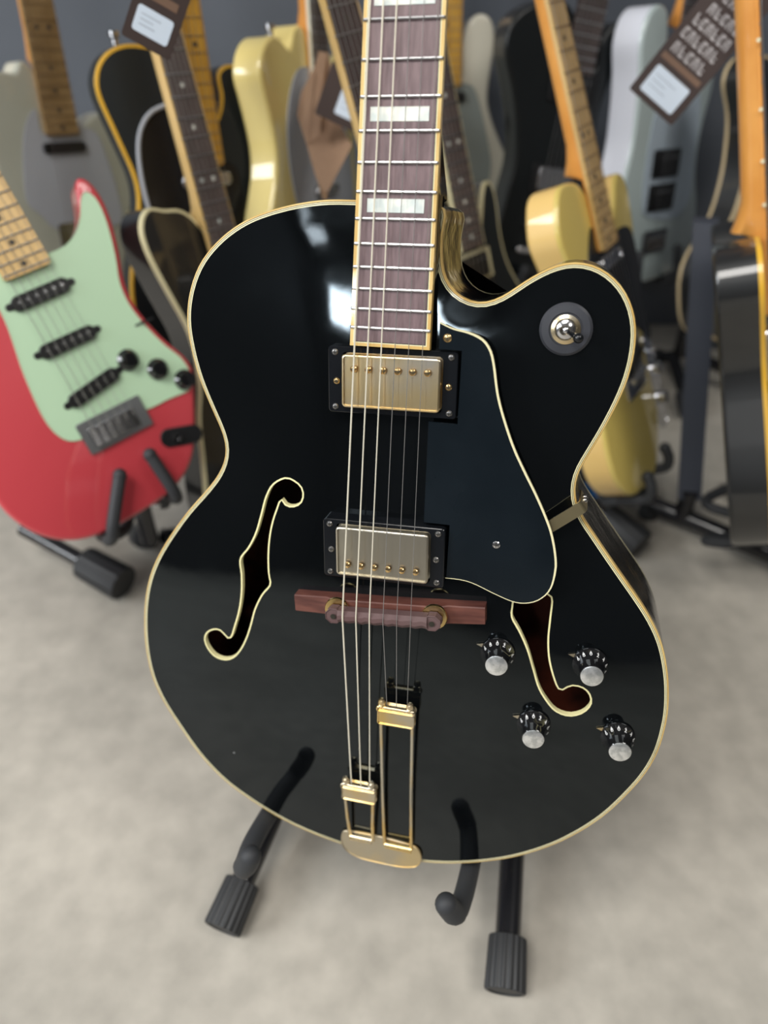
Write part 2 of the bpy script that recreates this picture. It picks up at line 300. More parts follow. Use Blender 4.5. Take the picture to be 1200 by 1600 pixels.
for q in (fl, fr):
    m = M(); i_ = offs(q, 1.0); t0 = on_top(offs(q, -.3), .12); t1 = on_top(i_, .12); m.band(t0, t1); m.band(t1, [(x, y, z-4.5) for x, y, z in t1])
    m.obj('f_hole_binding', FBIND, G)
# fretboard, frets, neck
hw = lambda y: 27.3 - (y-192)*2.3/203 if y < 395 else 25 - (y-395)*3.4/253
FBo = [(-hw(192)+.3, 192.1), (hw(192)+.3, 192.1), (hw(395)+.2, 395), (hw(648), 648), (-hw(648), 648), (-hw(395)+.2, 395)]
fb = M(SB).slab(FBo, -7, -1.02, .3).obj('fretboard', ROSE, G)
def rail(off0, off1, z1):
    m = []
    for s_ in (-1, 1):
        m.append([(s_*(hw(y)-off0)+.3, y, z1) for y in (192.1, 395, 648)]); m.append([(s_*(hw(y)-off1)+.3, y, z1) for y in (192.1, 395, 648)])
    return m
bb = M(SB)
for a, b_, mi in ((-.15, 1.9, 0), (1.9, 2.6, 2), (2.6, 3.1, 1)):
    for s_ in (-1, 1):
        y0 = 192 + max(a, -.15)
        A = [(s_*(hw(y)-a)+.3, y, -.95) for y in (y0, 395, 648)]; B = [(s_*(hw(y)-b_)+.3, y, -.95) for y in (y0, 395, 648)]
        bb.band(A, B, mi, closed=False)
        if mi == 0: bb.band(A, [(x, y, -7) for x, y, z in A], 0, closed=False)
    bb.add([(-hw(192)+a+.3, 192+a, -.94), (hw(192)-a+.3, 192+a, -.94), (hw(192)-b_+.3, 192+b_, -.94), (-hw(192)+b_+.3, 192+b_, -.94)], [(0, 1, 2, 3)], mi)
bb.add([(-hw(192)+.15, 191.85, -7), (hw(192)+.45, 191.85, -7), (hw(192)+.45, 191.85, -.94), (-hw(192)+.15, 191.85, -.94)], [(0, 1, 2, 3)], 0)
bb.obj('fretboard_binding', [IVORY, LINE, CREAM], fb, 'yellowed cream fretboard binding')
yf = lambda n: 648*2**(-n/12)
for n in range(1, 21):
    y = yf(n); m = M(SB); m.tube([(-hw(y)+.6, y, -1.1), (-hw(y)+1.2, y, -.55), (hw(y)-.6, y, -.55), (hw(y), y, -1.1)], 1.0, 8); m.obj('fret', FRET, fb)
for n in (1, 3, 5, 7, 9, 12, 15):
    y = (yf(n)+yf(n-1))/2; M(SB).box(-18.6, 18.9, y-4.2, y+4.2, -1.5, -.9, .2).obj('block_inlay', PEARL, fb)
nk = M(SB); sec = []
for y, d in ((289, 92), (293, 88), (298, 76), (305, 58), (314, 38), (325, 26), (340, 20), (370, 17), (450, 16), (560, 14.5), (648, 14)):
    k = hw(y)-.25; w_ = 1 if d < 20 else 1 - .0035*(d-20)
    sec.append([(.2+k*math.cos(a)*(1 if math.sin(a) < .3 else (.3*1+.7*w_)), y, -7-d*math.sin(a)**(.9 if d < 30 else .55)) for a in [math.pi*j/16 for j in range(17)]])
nk.rings(sec); nk.box(-26.6, 27.1, 196, 289.5, -26, -7, .5)
nk.obj('neck', BLACK2, G, ang=50)
hd = M(SB).slab([(-21, 648), (21, 648), (26, 690), (38, 720), (40, 790), (30, 840), (0, 850), (-30, 840), (-40, 790), (-38, 720), (-26, 690)][::1], -18, -4, 2)
hd.obj('headstock', BLACK, G); M(SB).box(-21, 21, 648, 653, -5, 1, .4).obj('nut', CREAM, G)
# bridge
BT = lambda c, a: (lambda p: (c[0]+p[0]*math.cos(a)-p[1]*math.sin(a), c[1]+p[0]*math.sin(a)+p[1]*math.cos(a), p[2]))
T_ = BT((4.2, -1.5), .072)
br = M(T_); rs = []
for x, zt, yy in ((-74, 25, 7), (-56, 25.5, 7.3), (-47, 26, 7.5), (-40, 29.5, 7.6), (40, 29.5, 7.6), (47, 26, 7.5), (56, 25.5, 7.3), (74, 24, 7)):
    zb = 12.5 if abs(x) > 50 else 14.5
    rs.append([(x, -yy, zb), (x, yy, zb), (x, yy, zt-.8), (x, yy-.8, zt), (x, -yy+.8, zt), (x, -yy, zt-.8)])
br.rings(rs); B_ = br.obj('bridge_base', ROSE2, G, ang=25)
sa = M(T_); rs = []; random.seed(3)
for i in range(33):
    x = -34 + 68*i/32; c_ = 1.2*math.sin(i*1.3) + random.uniform(-.5, .5)
    rs.append([(x, -5, 33), (x, 4.6, 33), (x, 4.6, 41), (x, 1+c_*.4, 42.8), (x, -2.5+c_*.5, 42.6), (x, -5.6+c_*.4, 40)])
sa.rings(rs)
for x in (-37.5, 37.5): sa.slab(rot2([(7*math.cos(R(22+45*k)), 6.6*math.sin(R(22+45*k))) for k in range(8)], 0, (x, -.5)), 33, 41, .6)
B2 = sa.obj('saddle', ROSED, G, 'dusty carved rosewood saddle', ang=25)
for x in (-37.5, 37.5):
    M(T_).lathe([(2, 28), (9.6, 28.6), (10, 29.5), (10, 31), (9.4, 32), (3, 32.2)], (x, 0, 0)).obj('thumbwheel', GOLD, G)
    M(T_).lathe([(1.2, 41), (2, 41.3), (2.1, 41.6), (1, 41.7)], (x, -.5, 0), n=12).obj('bridge_post', LINE, B2)
# pickups
def pickup(cx, cy, ang, rw, rh, zr0, zr, cw, ch, zc, cover, py, hscrew, big):
    T = BT((cx, cy), ang)
    m = M(T); o0 = rrect(-rw/2, rw/2, -rh/2, rh/2, 2.5, 4); o1 = rrect(-cw/2-.7, cw/2+.7, -ch/2-.7, ch/2+.7, 3, 4)
    m.band([(x*1.008, y*1.008, zr0) for x, y in o0], [(x, y, zr-.5) for x, y in o0]); m.band([(x, y, zr-.5) for x, y in o0], [(x, y, zr) for x, y in offs(o0, .6)])
    m.band([(x, y, zr) for x, y in offs(o0, .6)], [(x, y, zr) for x, y in o1]); m.band([(x, y, zr) for x, y in o1], [(x, y, zr-6) for x, y in o1])
    rg = m.obj('pickup_ring', RING, G, 'black plastic mounting ring')
    for sx in (-1, 1):
        for sy in (-1, 1): screw(rg, T, (sx*(rw/2-5), sy*(rh/2-4), zr), SCREWD, 2.3)
        screw(rg, T, (sx*(rw/2-6), -1, zr), hscrew, 2.4)
    cv = M(T).slab(rrect(-cw/2, cw/2, -ch/2, ch/2, 3.2, 6), zr-5, zc, 1.6, seg=4).obj('pickup_cover', cover, G)
    for i in range(6):
        x = -25.6 + 51.2*i/5
        m = M(T); m.lathe([(2.4, zc-.2), (2.4, zc+.5), (1.9, zc+1.0), (.5, zc+1.15)], (x, py, 0), n=16); m.box(x-2, x+2, py-.3, py+.3, zc+.9, zc+1.2, .05, 1)
        m.obj('pole_screw', [SCREWG, LINE], cv)
def screw(parent, T, c, mt, r, name='screw'):
    m = M(T); m.lathe([(r, c[2]-.3), (r, c[2]+.3), (r*.75, c[2]+1.0), (r*.3, c[2]+1.2)], (c[0], c[1], 0), n=14)
    for a in ((-r*.6, r*.6, -.25, .25), (-.25, .25, -r*.6, r*.6)): m.box(c[0]+a[0], c[0]+a[1], c[1]+a[2], c[1]+a[3], c[2]+1.0, c[2]+1.3, .04, 1)
    return m.obj(name, [mt, LINE], parent)
pickup(1.6, 170, .015, 91, 46, 7, 21, 69.5, 37, 26, GOLDC, 8.6, SCREWG, 1)
pickup(.6, 46, .022, 91, 46, 13, 28.5, 69.5, 38.6, 33.5, NICK, -10.2, SCREWD, 1)
# pickguard
pgc = spline(PG, 90, False)
PGp = list(map(tuple, pgc)) + [(47.6, 30.6), (47.8, 72), (29, 72), (29, 145.5), (49, 145.5), (49, 194.8), (33.5, 195)]
pgd = M().slab(PGp, 22.2, 24.2, .15, seg=1).obj('pickguard', GUARD, G, 'blue-black plastic pickguard', ang=30)
A = .5*np.sum(pgc[:-1, 0]*pgc[1:, 1]-pgc[1:, 0]*pgc[:-1, 1])
tt = np.gradient(pgc, axis=0); tt /= np.linalg.norm(tt, axis=1)[:, None]; nn = np.stack([tt[:, 1], -tt[:, 0]], 1)
wd = np.interp(np.arange(90), [0, 8, 60, 66, 74, 89], [.5, 1.3, 1.3, .7, .45, .4])[:, None]
m = M(); a0 = pgc - nn*.15; a1 = pgc + nn*wd
m.band([(x, y, 24.35) for x, y in a0], [(x, y, 24.35) for x, y in a1], closed=False); m.band([(x, y, 24.35) for x, y in a0], [(x, y, 22) for x, y in a0], closed=False)
m.obj('pickguard_binding', CREAM, pgd)
for c in ((81.8, 61.2, 24.1), (39.1, 202.5, 24.1)): screw(pgd, None, c, SCREWG if c[0] < 50 else CHROME, 2.9)
m = M(); rs = []; d_ = Vector((20, 15.5, 0)).normalized(); n_ = Vector((-d_.y, d_.x, 0)); c0 = Vector((114, 73, 0))
for t_, z in ((0, 15.2), (20, 12.6), (29.0, 11.3), (30.6, 9.5), (31.2, 7), (31.4, -16)):
    c = c0 + d_*t_; u = d_ if z < 10 else Vector((0, 0, 1))
    rs.append([c+n_*4.3+Vector((0, 0, z)), c-n_*4.3+Vector((0, 0, z)), c-n_*4.3+Vector((0, 0, z))-u*1.3, c+n_*4.3+Vector((0, 0, z))-u*1.3])
m.rings(rs); bk_ = m.obj('pickguard_bracket', mat('brass_bracket', (.74, .62, .36), rough=.3, metal=1), G)
for z in (-2, -9): 
    c = c0 + d_*31.6; M().ball((c.x, c.y, z), 2.4, 10).obj('bracket_screw', SCREWD, bk_)
# tailpiece
def rods(m, x0, x1, ytop, ztop, xb0, xb1, yb, zb):
    for a, b in ((x0, xb0), (x1, xb1)): m.tube([(a, ytop, ztop), ((a+b)/2-.3, (ytop+yb)/2, (ztop+zb)/2+.6), (b, yb, zb)], 1.55, 10)
tl = M(); tl.slab(spline([(-36, -243), (-30, -238), (0, -237), (30, -240), (37.5, -249), (35, -261), (22, -266.5), (0, -267.5), (-22, -266), (-35, -257)], 60), 2.2, 4.6, .7)
tl.slab(rrect(-26, 26, -266.4, -263.6, 1), -30, 2.5, .3)
TP = tl.obj('tailpiece_plate', PLATE, G, 'worn gold hinge plate over the tail edge')
for x0, x1, y in ((-27, -7, -240.5), (5, 29, -241.5)): M().tube([(x0, y, 7), (x1, y, 7)], 3.4, 14).obj('hinge_barrel', GOLD, TP)
for nm, hx0, hx1, hy, hz, a in (('short', -31, -1, -179, 23, ((-28.5, -4), (-27, -6))), ('long', .3, 30.5, -91, 31.5, ((3, 28.4), (4.4, 28.6)))):
    m = M(); rods(m, a[0][0], a[0][1], hy-6, hz-3, a[1][0], a[1][1], -240.5, 7)
    fk = m.obj('tailpiece_fork', GOLD, G, nm + ' gold string fork')
    m = M(); m.slab(rrect(hx0, hx1, hy-9, hy+4.5, 2.2, 4), hz-6, hz+.2, 1.0); m.slab(rrect(hx0-.6, hx1+.6, hy+3.5, hy+9.5, 2.4, 4), hz-6.5, hz+2.2, 1.4)
    hdb = m.obj('string_holder', GOLD, fk)
    for x in (hx0+3.8, hx1-3.8):
        M().lathe([(3.0, -1), (3.4, 0), (3.4, 2.4), (2.8, 3), (3.1, 3.4), (3.1, 5), (2.2, 7), (.6, 7.6)], (x, hy+8.5, hz-1.4), (0, .93, .36), 16).obj('acorn_nut', GOLD, fk)
# strings
ends = [(-22.5, -170, 22), (-14.2, -170, 22), (-6.5, -170, 22), (7.9, -82, 30.5), (15.6, -82, 30.5), (24.2, -82, 30.5)]
for i in range(6):
    xn = -17.5 + 35*i/5; xb = -25.2 + 51.6*i/5; yb = -3.6 + .072*(xb) + 1.2
    p = [SB((xn, 652, .6)), (xb, yb+2, 43.3), (xb, yb-1.5, 43.0), ends[i]]
    M().tube(p, (.66, .56, .48, .27, .24, .21)[i], 6).obj('string', STR if i < 3 else STRP, G)
# knobs with printed scales
def glyph(txt, size):
    cu = D.curves.new('glyph', 'FONT'); cu.body = txt; cu.size = size; cu.align_x = 'CENTER'; cu.align_y = 'CENTER'; cu.resolution_u = 2
    ob = D.objects.new('glyph', cu); COL.objects.link(ob); dg = bpy.context.evaluated_depsgraph_get(); me = D.meshes.new_from_object(ob.evaluated_get(dg))
    vs_ = [(v.co.x, v.co.y) for v in me.vertices]; fs_ = [tuple(p.vertices) for p in me.polygons]
    D.objects.remove(ob); D.curves.remove(cu); D.meshes.remove(me); return vs_, fs_
GL = {c: glyph(c, 4.6) for c in '0246810'}
for cx, cy in ((89, -31), (157, -32), (121, -90.5), (184.7, -93.5)):
    z0 = float(ARCH(cx, cy)); e = 3.; gx = (float(ARCH(cx+e, cy))-float(ARCH(cx-e, cy)))/(2*e); gy = (float(ARCH(cx, cy+e))-float(ARCH(cx, cy-e)))/(2*e)
    ax = Vector((-gx*.6, -gy*.6, 1)).normalized(); q = Vector((0, 0, 1)).rotation_difference(ax)
    def KT(p, q=q, c=(cx, cy, z0)): r_ = q @ Vector(p); return (c[0]+r_.x, c[1]+r_.y, c[2]+r_.z)
    kb = M(KT).lathe([(11.5, -1), (13.2, .4), (13.2, 1.8), (12.7, 2.6), (9.3, 9.2), (8.8, 12), (8.5, 18.4), (8.0, 19)], n=40).obj('control_knob', KNOB, G)
    M(KT).lathe([(8.1, 18.6), (8.1, 19.1), (7.4, 19.4), (.2, 19.4)], n=36).obj('knob_cap', SILV, kb)
    pr = M(KT); slope = math.atan2(6.6, 3.4)
    def put(vs_, fs_, th):
        out = []
        for x, y in vs_:
            rr_ = 11.0 + y*math.cos(slope) + .14; zz = 5.9 - y*math.sin(slope) + .08
            a = th - x/rr_; out.append((rr_*math.cos(a), rr_*math.sin(a), zz))
        pr.add(out, fs_)
    for dg_, ch in ((149, '6'), (122, '8'), (95, '0'), (68, '2'), (41, '4'), (14, '6'), (-13, '8')): put(*GL[ch], R(dg_))
    for k in range(13):
        th = R(162.5-13.5*k)
        if k % 2: put([(-.25, .2), (.25, .2), (.25, 2.6), (-.25, 2.6)], [(0, 1, 2, 3)], th)
    pr.obj('knob_numerals', WHITE, kb)
    M(KT).add([(-12.5, 4.4, 1.2), (-16.8, 6.4, 1.4), (-11.5, 7.6, 1.2), (-12.5, 4.4, 1.8), (-16.8, 6.4, 1.9), (-11.5, 7.6, 1.8)], [(0, 2, 1), (3, 4, 5), (0, 1, 4, 3), (1, 2, 5, 4), (2, 0, 3, 5)]).obj('knob_pointer', GOLD, kb)
# selector switch
z0 = float(ARCH(113.7, 209.9))
sw = M().lathe([(17, 0), (17.2, 1.6), (15.6, 3.0), (11, 3.4), (10.6, 2.6), (5, 2.6)], (113.7, 210, z0), n=48).obj('switch_washer', WASH, G, 'grey rubber switch washer')
M().lathe([(9.6, 2.5), (9.6, 3.4), (7.2, 4.2), (6.6, 3.6), (6.6, 2.6)], (113.7, 210, z0), n=32).obj('switch_ring', GOLD, sw)
m = M(); m.lathe([(6.4, 2.6), (6.2, 3.2), (4.2, 3.8), (3.2, 5.0), (2.4, 5.6)], (113.7, 210, z0), n=24); m.ball((113.7, 210, z0+6), 3.0, 14); m.obj('switch_nut', CHROME, sw)
m = M(); m.tube([(114.5, 209.6, z0+6.5), (119.8, 207.3, z0+12), (121.2, 206.8, z0+13.5)], [1.4, 1.8, 2.2], 10); m.ball((122.2, 206.3, z0+15), 3.4, 14); m.obj('switch_lever', RING, sw)
# dot specks of worn paint and heel strap screw are left to the lacquer
# ------------------------------------------------------------------ stand under it
def ribbed_foot(m, p0, p1, r, ribs=18):
    p0, p1 = Vector(p0), Vector(p1); ax = (p1-p0).normalized(); q = Vector((0, 0, 1)).rotation_difference(ax); L = (p1-p0).length; N = ribs*4; rs = []
    for z, k in ((0, .8), (1, .93), (L*.12, .95), (L-2, 1), (L-.4, .97), (L, .9)):
        rs.append([p0 + q @ Vector(((r*k - (1.3 if i % 4 in (0, 1) and 0 < z < L else 0))*math.cos(2*math.pi*i/N), (r*k - (1.3 if i % 4 in (0, 1) and 0 < z < L else 0))*math.sin(2*math.pi*i/N), z)) for i in range(N)])
    rs.append([p0 + q @ Vector((r*.82*math.cos(2*math.pi*i/N), r*.82*math.sin(2*math.pi*i/N), L)) for i in range(N)])
    rs.append([p0 + q @ Vector((r*.78*math.cos(2*math.pi*i/N), r*.78*math.sin(2*math.pi*i/N), L-1.2)) for i in range(N)])
    m.rings(rs)
base_ = Vector((60, 480, 0)); SW = lambda p: tuple(Vector(p) - base_)
S1 = thing('guitar_stand', 'black tubular guitar stand with foam yoke arms holding the black archtop guitar', 'stand', Matrix.Translation(base_*.001))
for x0, y0, x1, y1 in ((115.5, 268, 167, 575), (-163, 324, -72, 575)):
    a = Vector((x0, y0, 20.5)); b = Vector((x1, y1, 66)); d = (b-a).normalized()
    lg = M(SW).tube([a+d*12, b], 12.7, 20).obj('leg', TUBE, S1)
    m = M(SW); ribbed_foot(m, a+d*46, a-d*2+Vector((0, 0, -1.0)), 20); m.obj('rubber_foot', RUB, lg)
M(SW).tube([(-90, 575, 66), (190, 575, 66)], 13, 16).obj('cross_tube', TUBE, S1)
W_ = lambda p: MB @ (Vector(p)*.001) * 1000
hub = W_((25, -225, -150))
M(SW).tube([(55, 575, 66), (52, 570, 140), tuple(hub + Vector((0, 8, 0)))], 13, 16).obj('post', TUBE, S1)
m = M(SW); ribbed_foot(m, (60, 790, 40), (62, 830, 21), 20); rl = M(SW).tube([(55, 575, 70), (62, 815, 30)], 12.7, 16).obj('rear_leg', TUBE, S1); m.obj('rubber_foot', RUB, rl)
def rounded(path, n=40): return [tuple(p) for p in np.stack([np.array(c) for c in zip(*[p for p in sp3(path, n)])], 1)]
def sp3(P, n):
    P = np.array(P, float); d = np.r_[0, np.cumsum(np.linalg.norm(np.diff(P, axis=0), axis=1))]; out = []
    for t in np.linspace(0, d[-1], n):
        i = min(max(np.searchsorted(d, t, side='right')-1, 0), len(P)-2); u = (t-d[i])/(d[i+1]-d[i]); g = lambda k: P[min(max(k, 0), len(P)-1)]
        a, b, c, e = g(i-1), g(i), g(i+1), g(i+2); out.append(.5*(2*b+(c-a)*u+(2*a-5*b+4*c-e)*u*u+(3*b-a-3*c+e)*u**3))
    return out
for path in ([(25, -225, -150), (-60, -250, -140), (-100, -256, -110), (-110, -252, -40), (-112, -250, 20), (-110, -252, 48), (-106, -247, 60), (-100, -236, 65), (-97, -227, 66)],
             [(25, -225, -150), (60, -250, -140), (80, -267, -110), (80, -267, -40), (79, -266, 12), (77, -263, 38), (74, -258, 48), (70, -250, 51), (68, -245, 53)]):
    pw = [W_(p) for p in path]; cut = sp3(pw, 60)
    ar = M(SW).tube(cut, 8.6, 16).obj('yoke_arm', FOAM, S1)
    m = M(SW); m.tube(cut[54:], 9.3, 16); m.ball(tuple(cut[-1]), 9.4, 16); m.obj('rubber_end', FOAM, ar)
# ------------------------------------------------------------------ the other guitars
MAPLE = lambda n, c, c2: mat(n, c, rough=.35, coat=.6, noise=(c2, 18, 4, .35, .65), scale=(3, .6, 1))
M_TAN = MAPLE('tan_maple', (.52, .34, .16), (.42, .26, .11)); M_AMB = MAPLE('amber_maple', (.68, .38, .05), (.50, .26, .03)); M_ORG = MAPLE('orange_maple', (.85, .40, .10), (.72, .30, .06))
M_YEL = MAPLE('yellow_maple', (.72, .50, .22), (.60, .40, .15)); M_DARKB = mat('dark_maple_board', (.36, .235, .10), rough=.4, noise=((.26, .16, .06), 40, 4, .35, .65))
RB = mat('rosewood_plain', (.075, .055, .05), rough=.45, noise=((.045, .03, .028), 50, 4, .35, .65), scale=(5, .8, 1))
RB2 = mat('rosewood_greyed', (.13, .10, .095), rough=.4, noise=((.08, .06, .055), 50, 4, .35, .65), scale=(5, .8, 1))
RED = lacq('fiesta_red', (.56, .050, .065)); MINT = mat('mint_guard', (.50, .70, .48), rough=.35)
WHT = lacq('old_white', (.42, .43, .36)); WGU = mat('grey_white_guard', (.42, .44, .48), rough=.3); BLK = lacq('gloss_black', (.008, .009, .010)); BLKM = mat('soft_black', (.014, .018, .020), rough=.4)
BUT = lacq('butter_cream', (.78, .64, .24)); YEL = lacq('butterscotch', (.72, .56, .15)); PAL = lacq('pale_sonic', (.46, .54, .54)); PSI = lacq('lit_white_side', (.74, .76, .84)); MGU = mat('pale_mint_guard', (.44, .52, .60), rough=.3)  # PSI: brightness of the lit flank is put into the colour
CRM = mat('cream_plastic', (.80, .76, .52), rough=.35); BGU = mat('black_guard', (.01, .01, .011), rough=.25); AMBE = mat('amber_edge', (.80, .46, .04), rough=.35, coat=.5)
TANE = mat('tan_edge', (.60, .47, .28), rough=.4); GRYM = mat('smoky_guard', (.12, .13, .15), rough=.3); HEELW = lacq('cream_edge_lit_side', (.74, .70, .56)); PKB = mat('pickup_black', (.012, .012, .013), rough=.3); STAT = mat('steel_string_far', (.5, .5, .5), rough=.35, metal=1)  # HEELW: white neck binding, and body sides coloured lighter as if lit
DOT = mat('dot_black', (.05, .04, .03), rough=.5); LABEL = mat('label_paper', (.62, .70, .80), rough=.6); TAGB = mat('tag_brown', (.045, .028, .024), rough=.5); TAGL = mat('tag_tan_band', (.17, .10, .065), rough=.5); INK = mat('tag_print', (.45, .42, .42), rough=.6); INKF = mat('label_ink', (.30, .34, .40), rough=.6)

def pose(A, ZA, yA, B, lam, psi, zh=9):
    PA = ray(*A, ZA); C0 = Vector((0, 0, CAM_H)); d = ray(*B, 1) - C0; k = Vector((0, 1, -math.tan(R(lam))))
    t = -((C0-PA).dot(k))/d.dot(k); Y = (C0 + d*t) - PA
    if Y.z < 0: Y = -Y
    Y.normalize(); n = C0-PA; n -= Y*n.dot(Y); n.normalize(); x = Y.cross(n)
    N = n*math.cos(R(psi)) + x*math.sin(R(psi)); Xv = Y.cross(N); O = PA - Y*yA*.001 - N*zh*.001
    return Matrix(((Xv.x, Y.x, N.x, O.x), (Xv.y, Y.y, N.y, O.y), (Xv.z, Y.z, N.z, O.z), (0, 0, 0, 1)))
LB = [(150, 60), (162, 10), (150, -45), (120, -88), (70, -106), (0, -110), (-70, -106), (-120, -88), (-150, -45), (-162, 10)]
TELE = [(28, 208), (42, 214), (55, 238), (72, 266), (95, 284), (116, 278), (129, 250), (126, 215), (115, 180), (108, 150), (112, 115), (128, 80), (148, 45), (162, 5), (155, -45), (130, -85), (80, -104), (0, -108), (-80, -104), (-130, -85), (-155, -45), (-162, 5), (-148, 50), (-126, 95), (-110, 130), (-106, 165), (-114, 205), (-124, 240), (-118, 270), (-98, 290), (-66, 292), (-28, 284)]
STRAT = [(28, 196), (52, 200), (76, 212), (92, 238), (104, 262), (120, 268), (131, 250), (130, 215), (122, 170), (116, 130), (124, 85), (148, 35), (160, -10), (154, -60), (128, -98), (70, -116), (0, -120), (-90, -116), (-135, -90), (-158, -45), (-158, 5), (-140, 55), (-118, 100), (-108, 140), (-112, 190), (-128, 240), (-138, 290), (-128, 322), (-108, 326), (-86, 300), (-66, 250), (-46, 226), (-28, 226)]
LPB = [(28, 172), (50, 170), (70, 182), (92, 204), (112, 204), (122, 180), (112, 145), (105, 115), (120, 70), (150, 20), (165, -40), (155, -95), (120, -140), (60, -158), (0, -160), (-60, -158), (-120, -142), (-155, -100), (-165, -45)]
GUITARS = []
def guitar(name, label, pz, outline, thick, face, side, neckm, boardm, board, bind=None, guard=None, pickups=(), bridge=None, knobs=(), fretm=FRET, nfr=21, scale=648, hb=9, inlay='dot', inlaym=DOT, backm=None, bindback=False, extra=None, boardbind=None, stringm=STAT, nstr=6, headm=None):
    mw = pose(*pz, zh=hb); g = thing(name, label, 'guitar', mw, None); mx = [face, side, bind or face]
    P = soften(spline(outline, 160), 2); A_ = np.sum(P[:, 0]*np.roll(P[:, 1], -1)-np.roll(P[:, 0], -1)*P[:, 1])
    if A_ < 0: P = P[::-1]
    r = 6 if not bind else 1.2
    b = M(); rs = [[(x, y, -thick+5*(1-math.sin(a))) for x, y in offs(P, 5*(1-math.cos(a)))] for a in (0, .5, 1.0, 1.57)]
    b.rings(rs, 1, True, False); b.band([(x, y, -thick+5*(1-1)) if 0 else (x, y, -thick+5) for x, y in P], [(x, y, -r - (0 if not bind else 0)) for x, y in P], 1)
    seg = 5; q = [[(x, y, -r*(1-math.sin(a))) for x, y in offs(P, r*(1-math.cos(a)))] for a in [math.pi/2*k/seg for k in range(seg+1)]]
    b.v[:0] = []; b2 = M()
    b2.rings(q, 0 if not bind else 2, False, not bind)
    if bind:
        i_ = offs(P, r+2.6); b2.band(q[-1], [(x, y, 0) for x, y in i_], 2); b2.add([(x, y, 0) for x, y in i_], [tuple(range(len(i_)))], 0)
    # sides start at the rim: flip the lower rings so that they meet it
    b.obj('body_side', [face, side, side], g, ang=40); b2.obj('body_face', mx, g, ang=40)
    if bind: M().band([(x, y, -6) for x, y in offs(P, -.25)], [(x, y, -1) for x, y in offs(P, -.25)]).obj('binding', bind, g)
    if bindback: M().band([(x, y, -thick+9) for x, y in offs(P, -.25)], [(x, y, -thick+3.5) for x, y in offs(P, -.25)]).obj('back_binding', bind, g)
    if guard:
        gp = soften(spline(guard[0], 110), 1); M().slab(gp, .1, 2.2, .5).obj('pickguard', guard[1], g, ang=30)
    yb, yn = board, scale; h = lambda y: 28 - (y-yb)*(6.8/(yn-yb))
    nk_ = M(); sec = []
    for y, d in ((max(yb, min(yb+2, 400)), 7), (yb+95, 7), (yb+105, 34 if hb < 12 else 44), (yb+122, 26), (yb+140, 21), (yb+220, 19.5), (yn, 17)):
        k = h(y)-.2; sec.append([(k*math.cos(a), y, hb-5-(d)*math.sin(a)**.75) for a in [math.pi*j/12 for j in range(13)]])
    nk_.rings(sec); nk_.obj('neck', neckm, g, ang=50)
    rnd = [(-h(yb), yb+3), (-h(yb)+3, yb), (h(yb)-3, yb), (h(yb), yb+3), (h(yn), yn), (-h(yn), yn)]
    bo = M().slab(rnd[::1], hb-5.2, hb, .5).obj('fretboard', boardm, g)
    if boardbind:
        bb_ = M()
        for s_ in (-1, 1):
            bb_.band([(s_*(h(y)+.15), y, hb-5) for y in (yb, yn)], [(s_*(h(y)+.15), y, hb+.1) for y in (yb, yn)], closed=False)
            bb_.band([(s_*(h(y)+.15), y, hb+.1) for y in (yb, yn)], [(s_*(h(y)-2.2), y, hb+.1) for y in (yb, yn)], closed=False)
        bb_.obj('fretboard_binding', boardbind, bo)
    f = lambda n: scale*2**(-n/12)
    for n in range(1, nfr+1):
        if f(n) < yb+1: break
        M().tube([(-h(f(n)), f(n), hb), (h(f(n)), f(n), hb)], 1.0, 6).obj('fret', fretm, bo)
    for n in (3, 5, 7, 9, 12, 15, 17, 19, 21):
        if n > nfr or f(n) < yb: break
        y = (f(n)+f(n-1))/2
        for x in ((-10, 10) if n == 12 and inlay == 'dot' else (0,)):
            m = M()
            if inlay == 'dot': m.lathe([(3.2, hb-.2), (3.2, hb+.25)], (x, y, 0), n=14)
            else: m.box(-14, 14, y-4, y+4, hb-.2, hb+.25, .3)
            m.obj('inlay', inlaym, bo)
    m = M(); m.slab([(-21, yn), (21, yn), (30, yn+40), (34, yn+150), (10, yn+175), (-26, yn+150), (-28, yn+40)], hb-19, hb-5, 2); m.obj('headstock', headm or neckm, g)
    M().box(-21, 21, yn, yn+4, hb-4, hb+1.6, .3).obj('nut', CRM, bo)
    for i in range(6):
        for_x = -31 + 0*i; M().lathe([(4.5, 0), (4.5, 3), (2.6, 4), (2.6, 9)], (-19 + (i % 2)*38, yn+30+25*(i//2), hb-5), n=10).obj('tuner', CHROME, g)
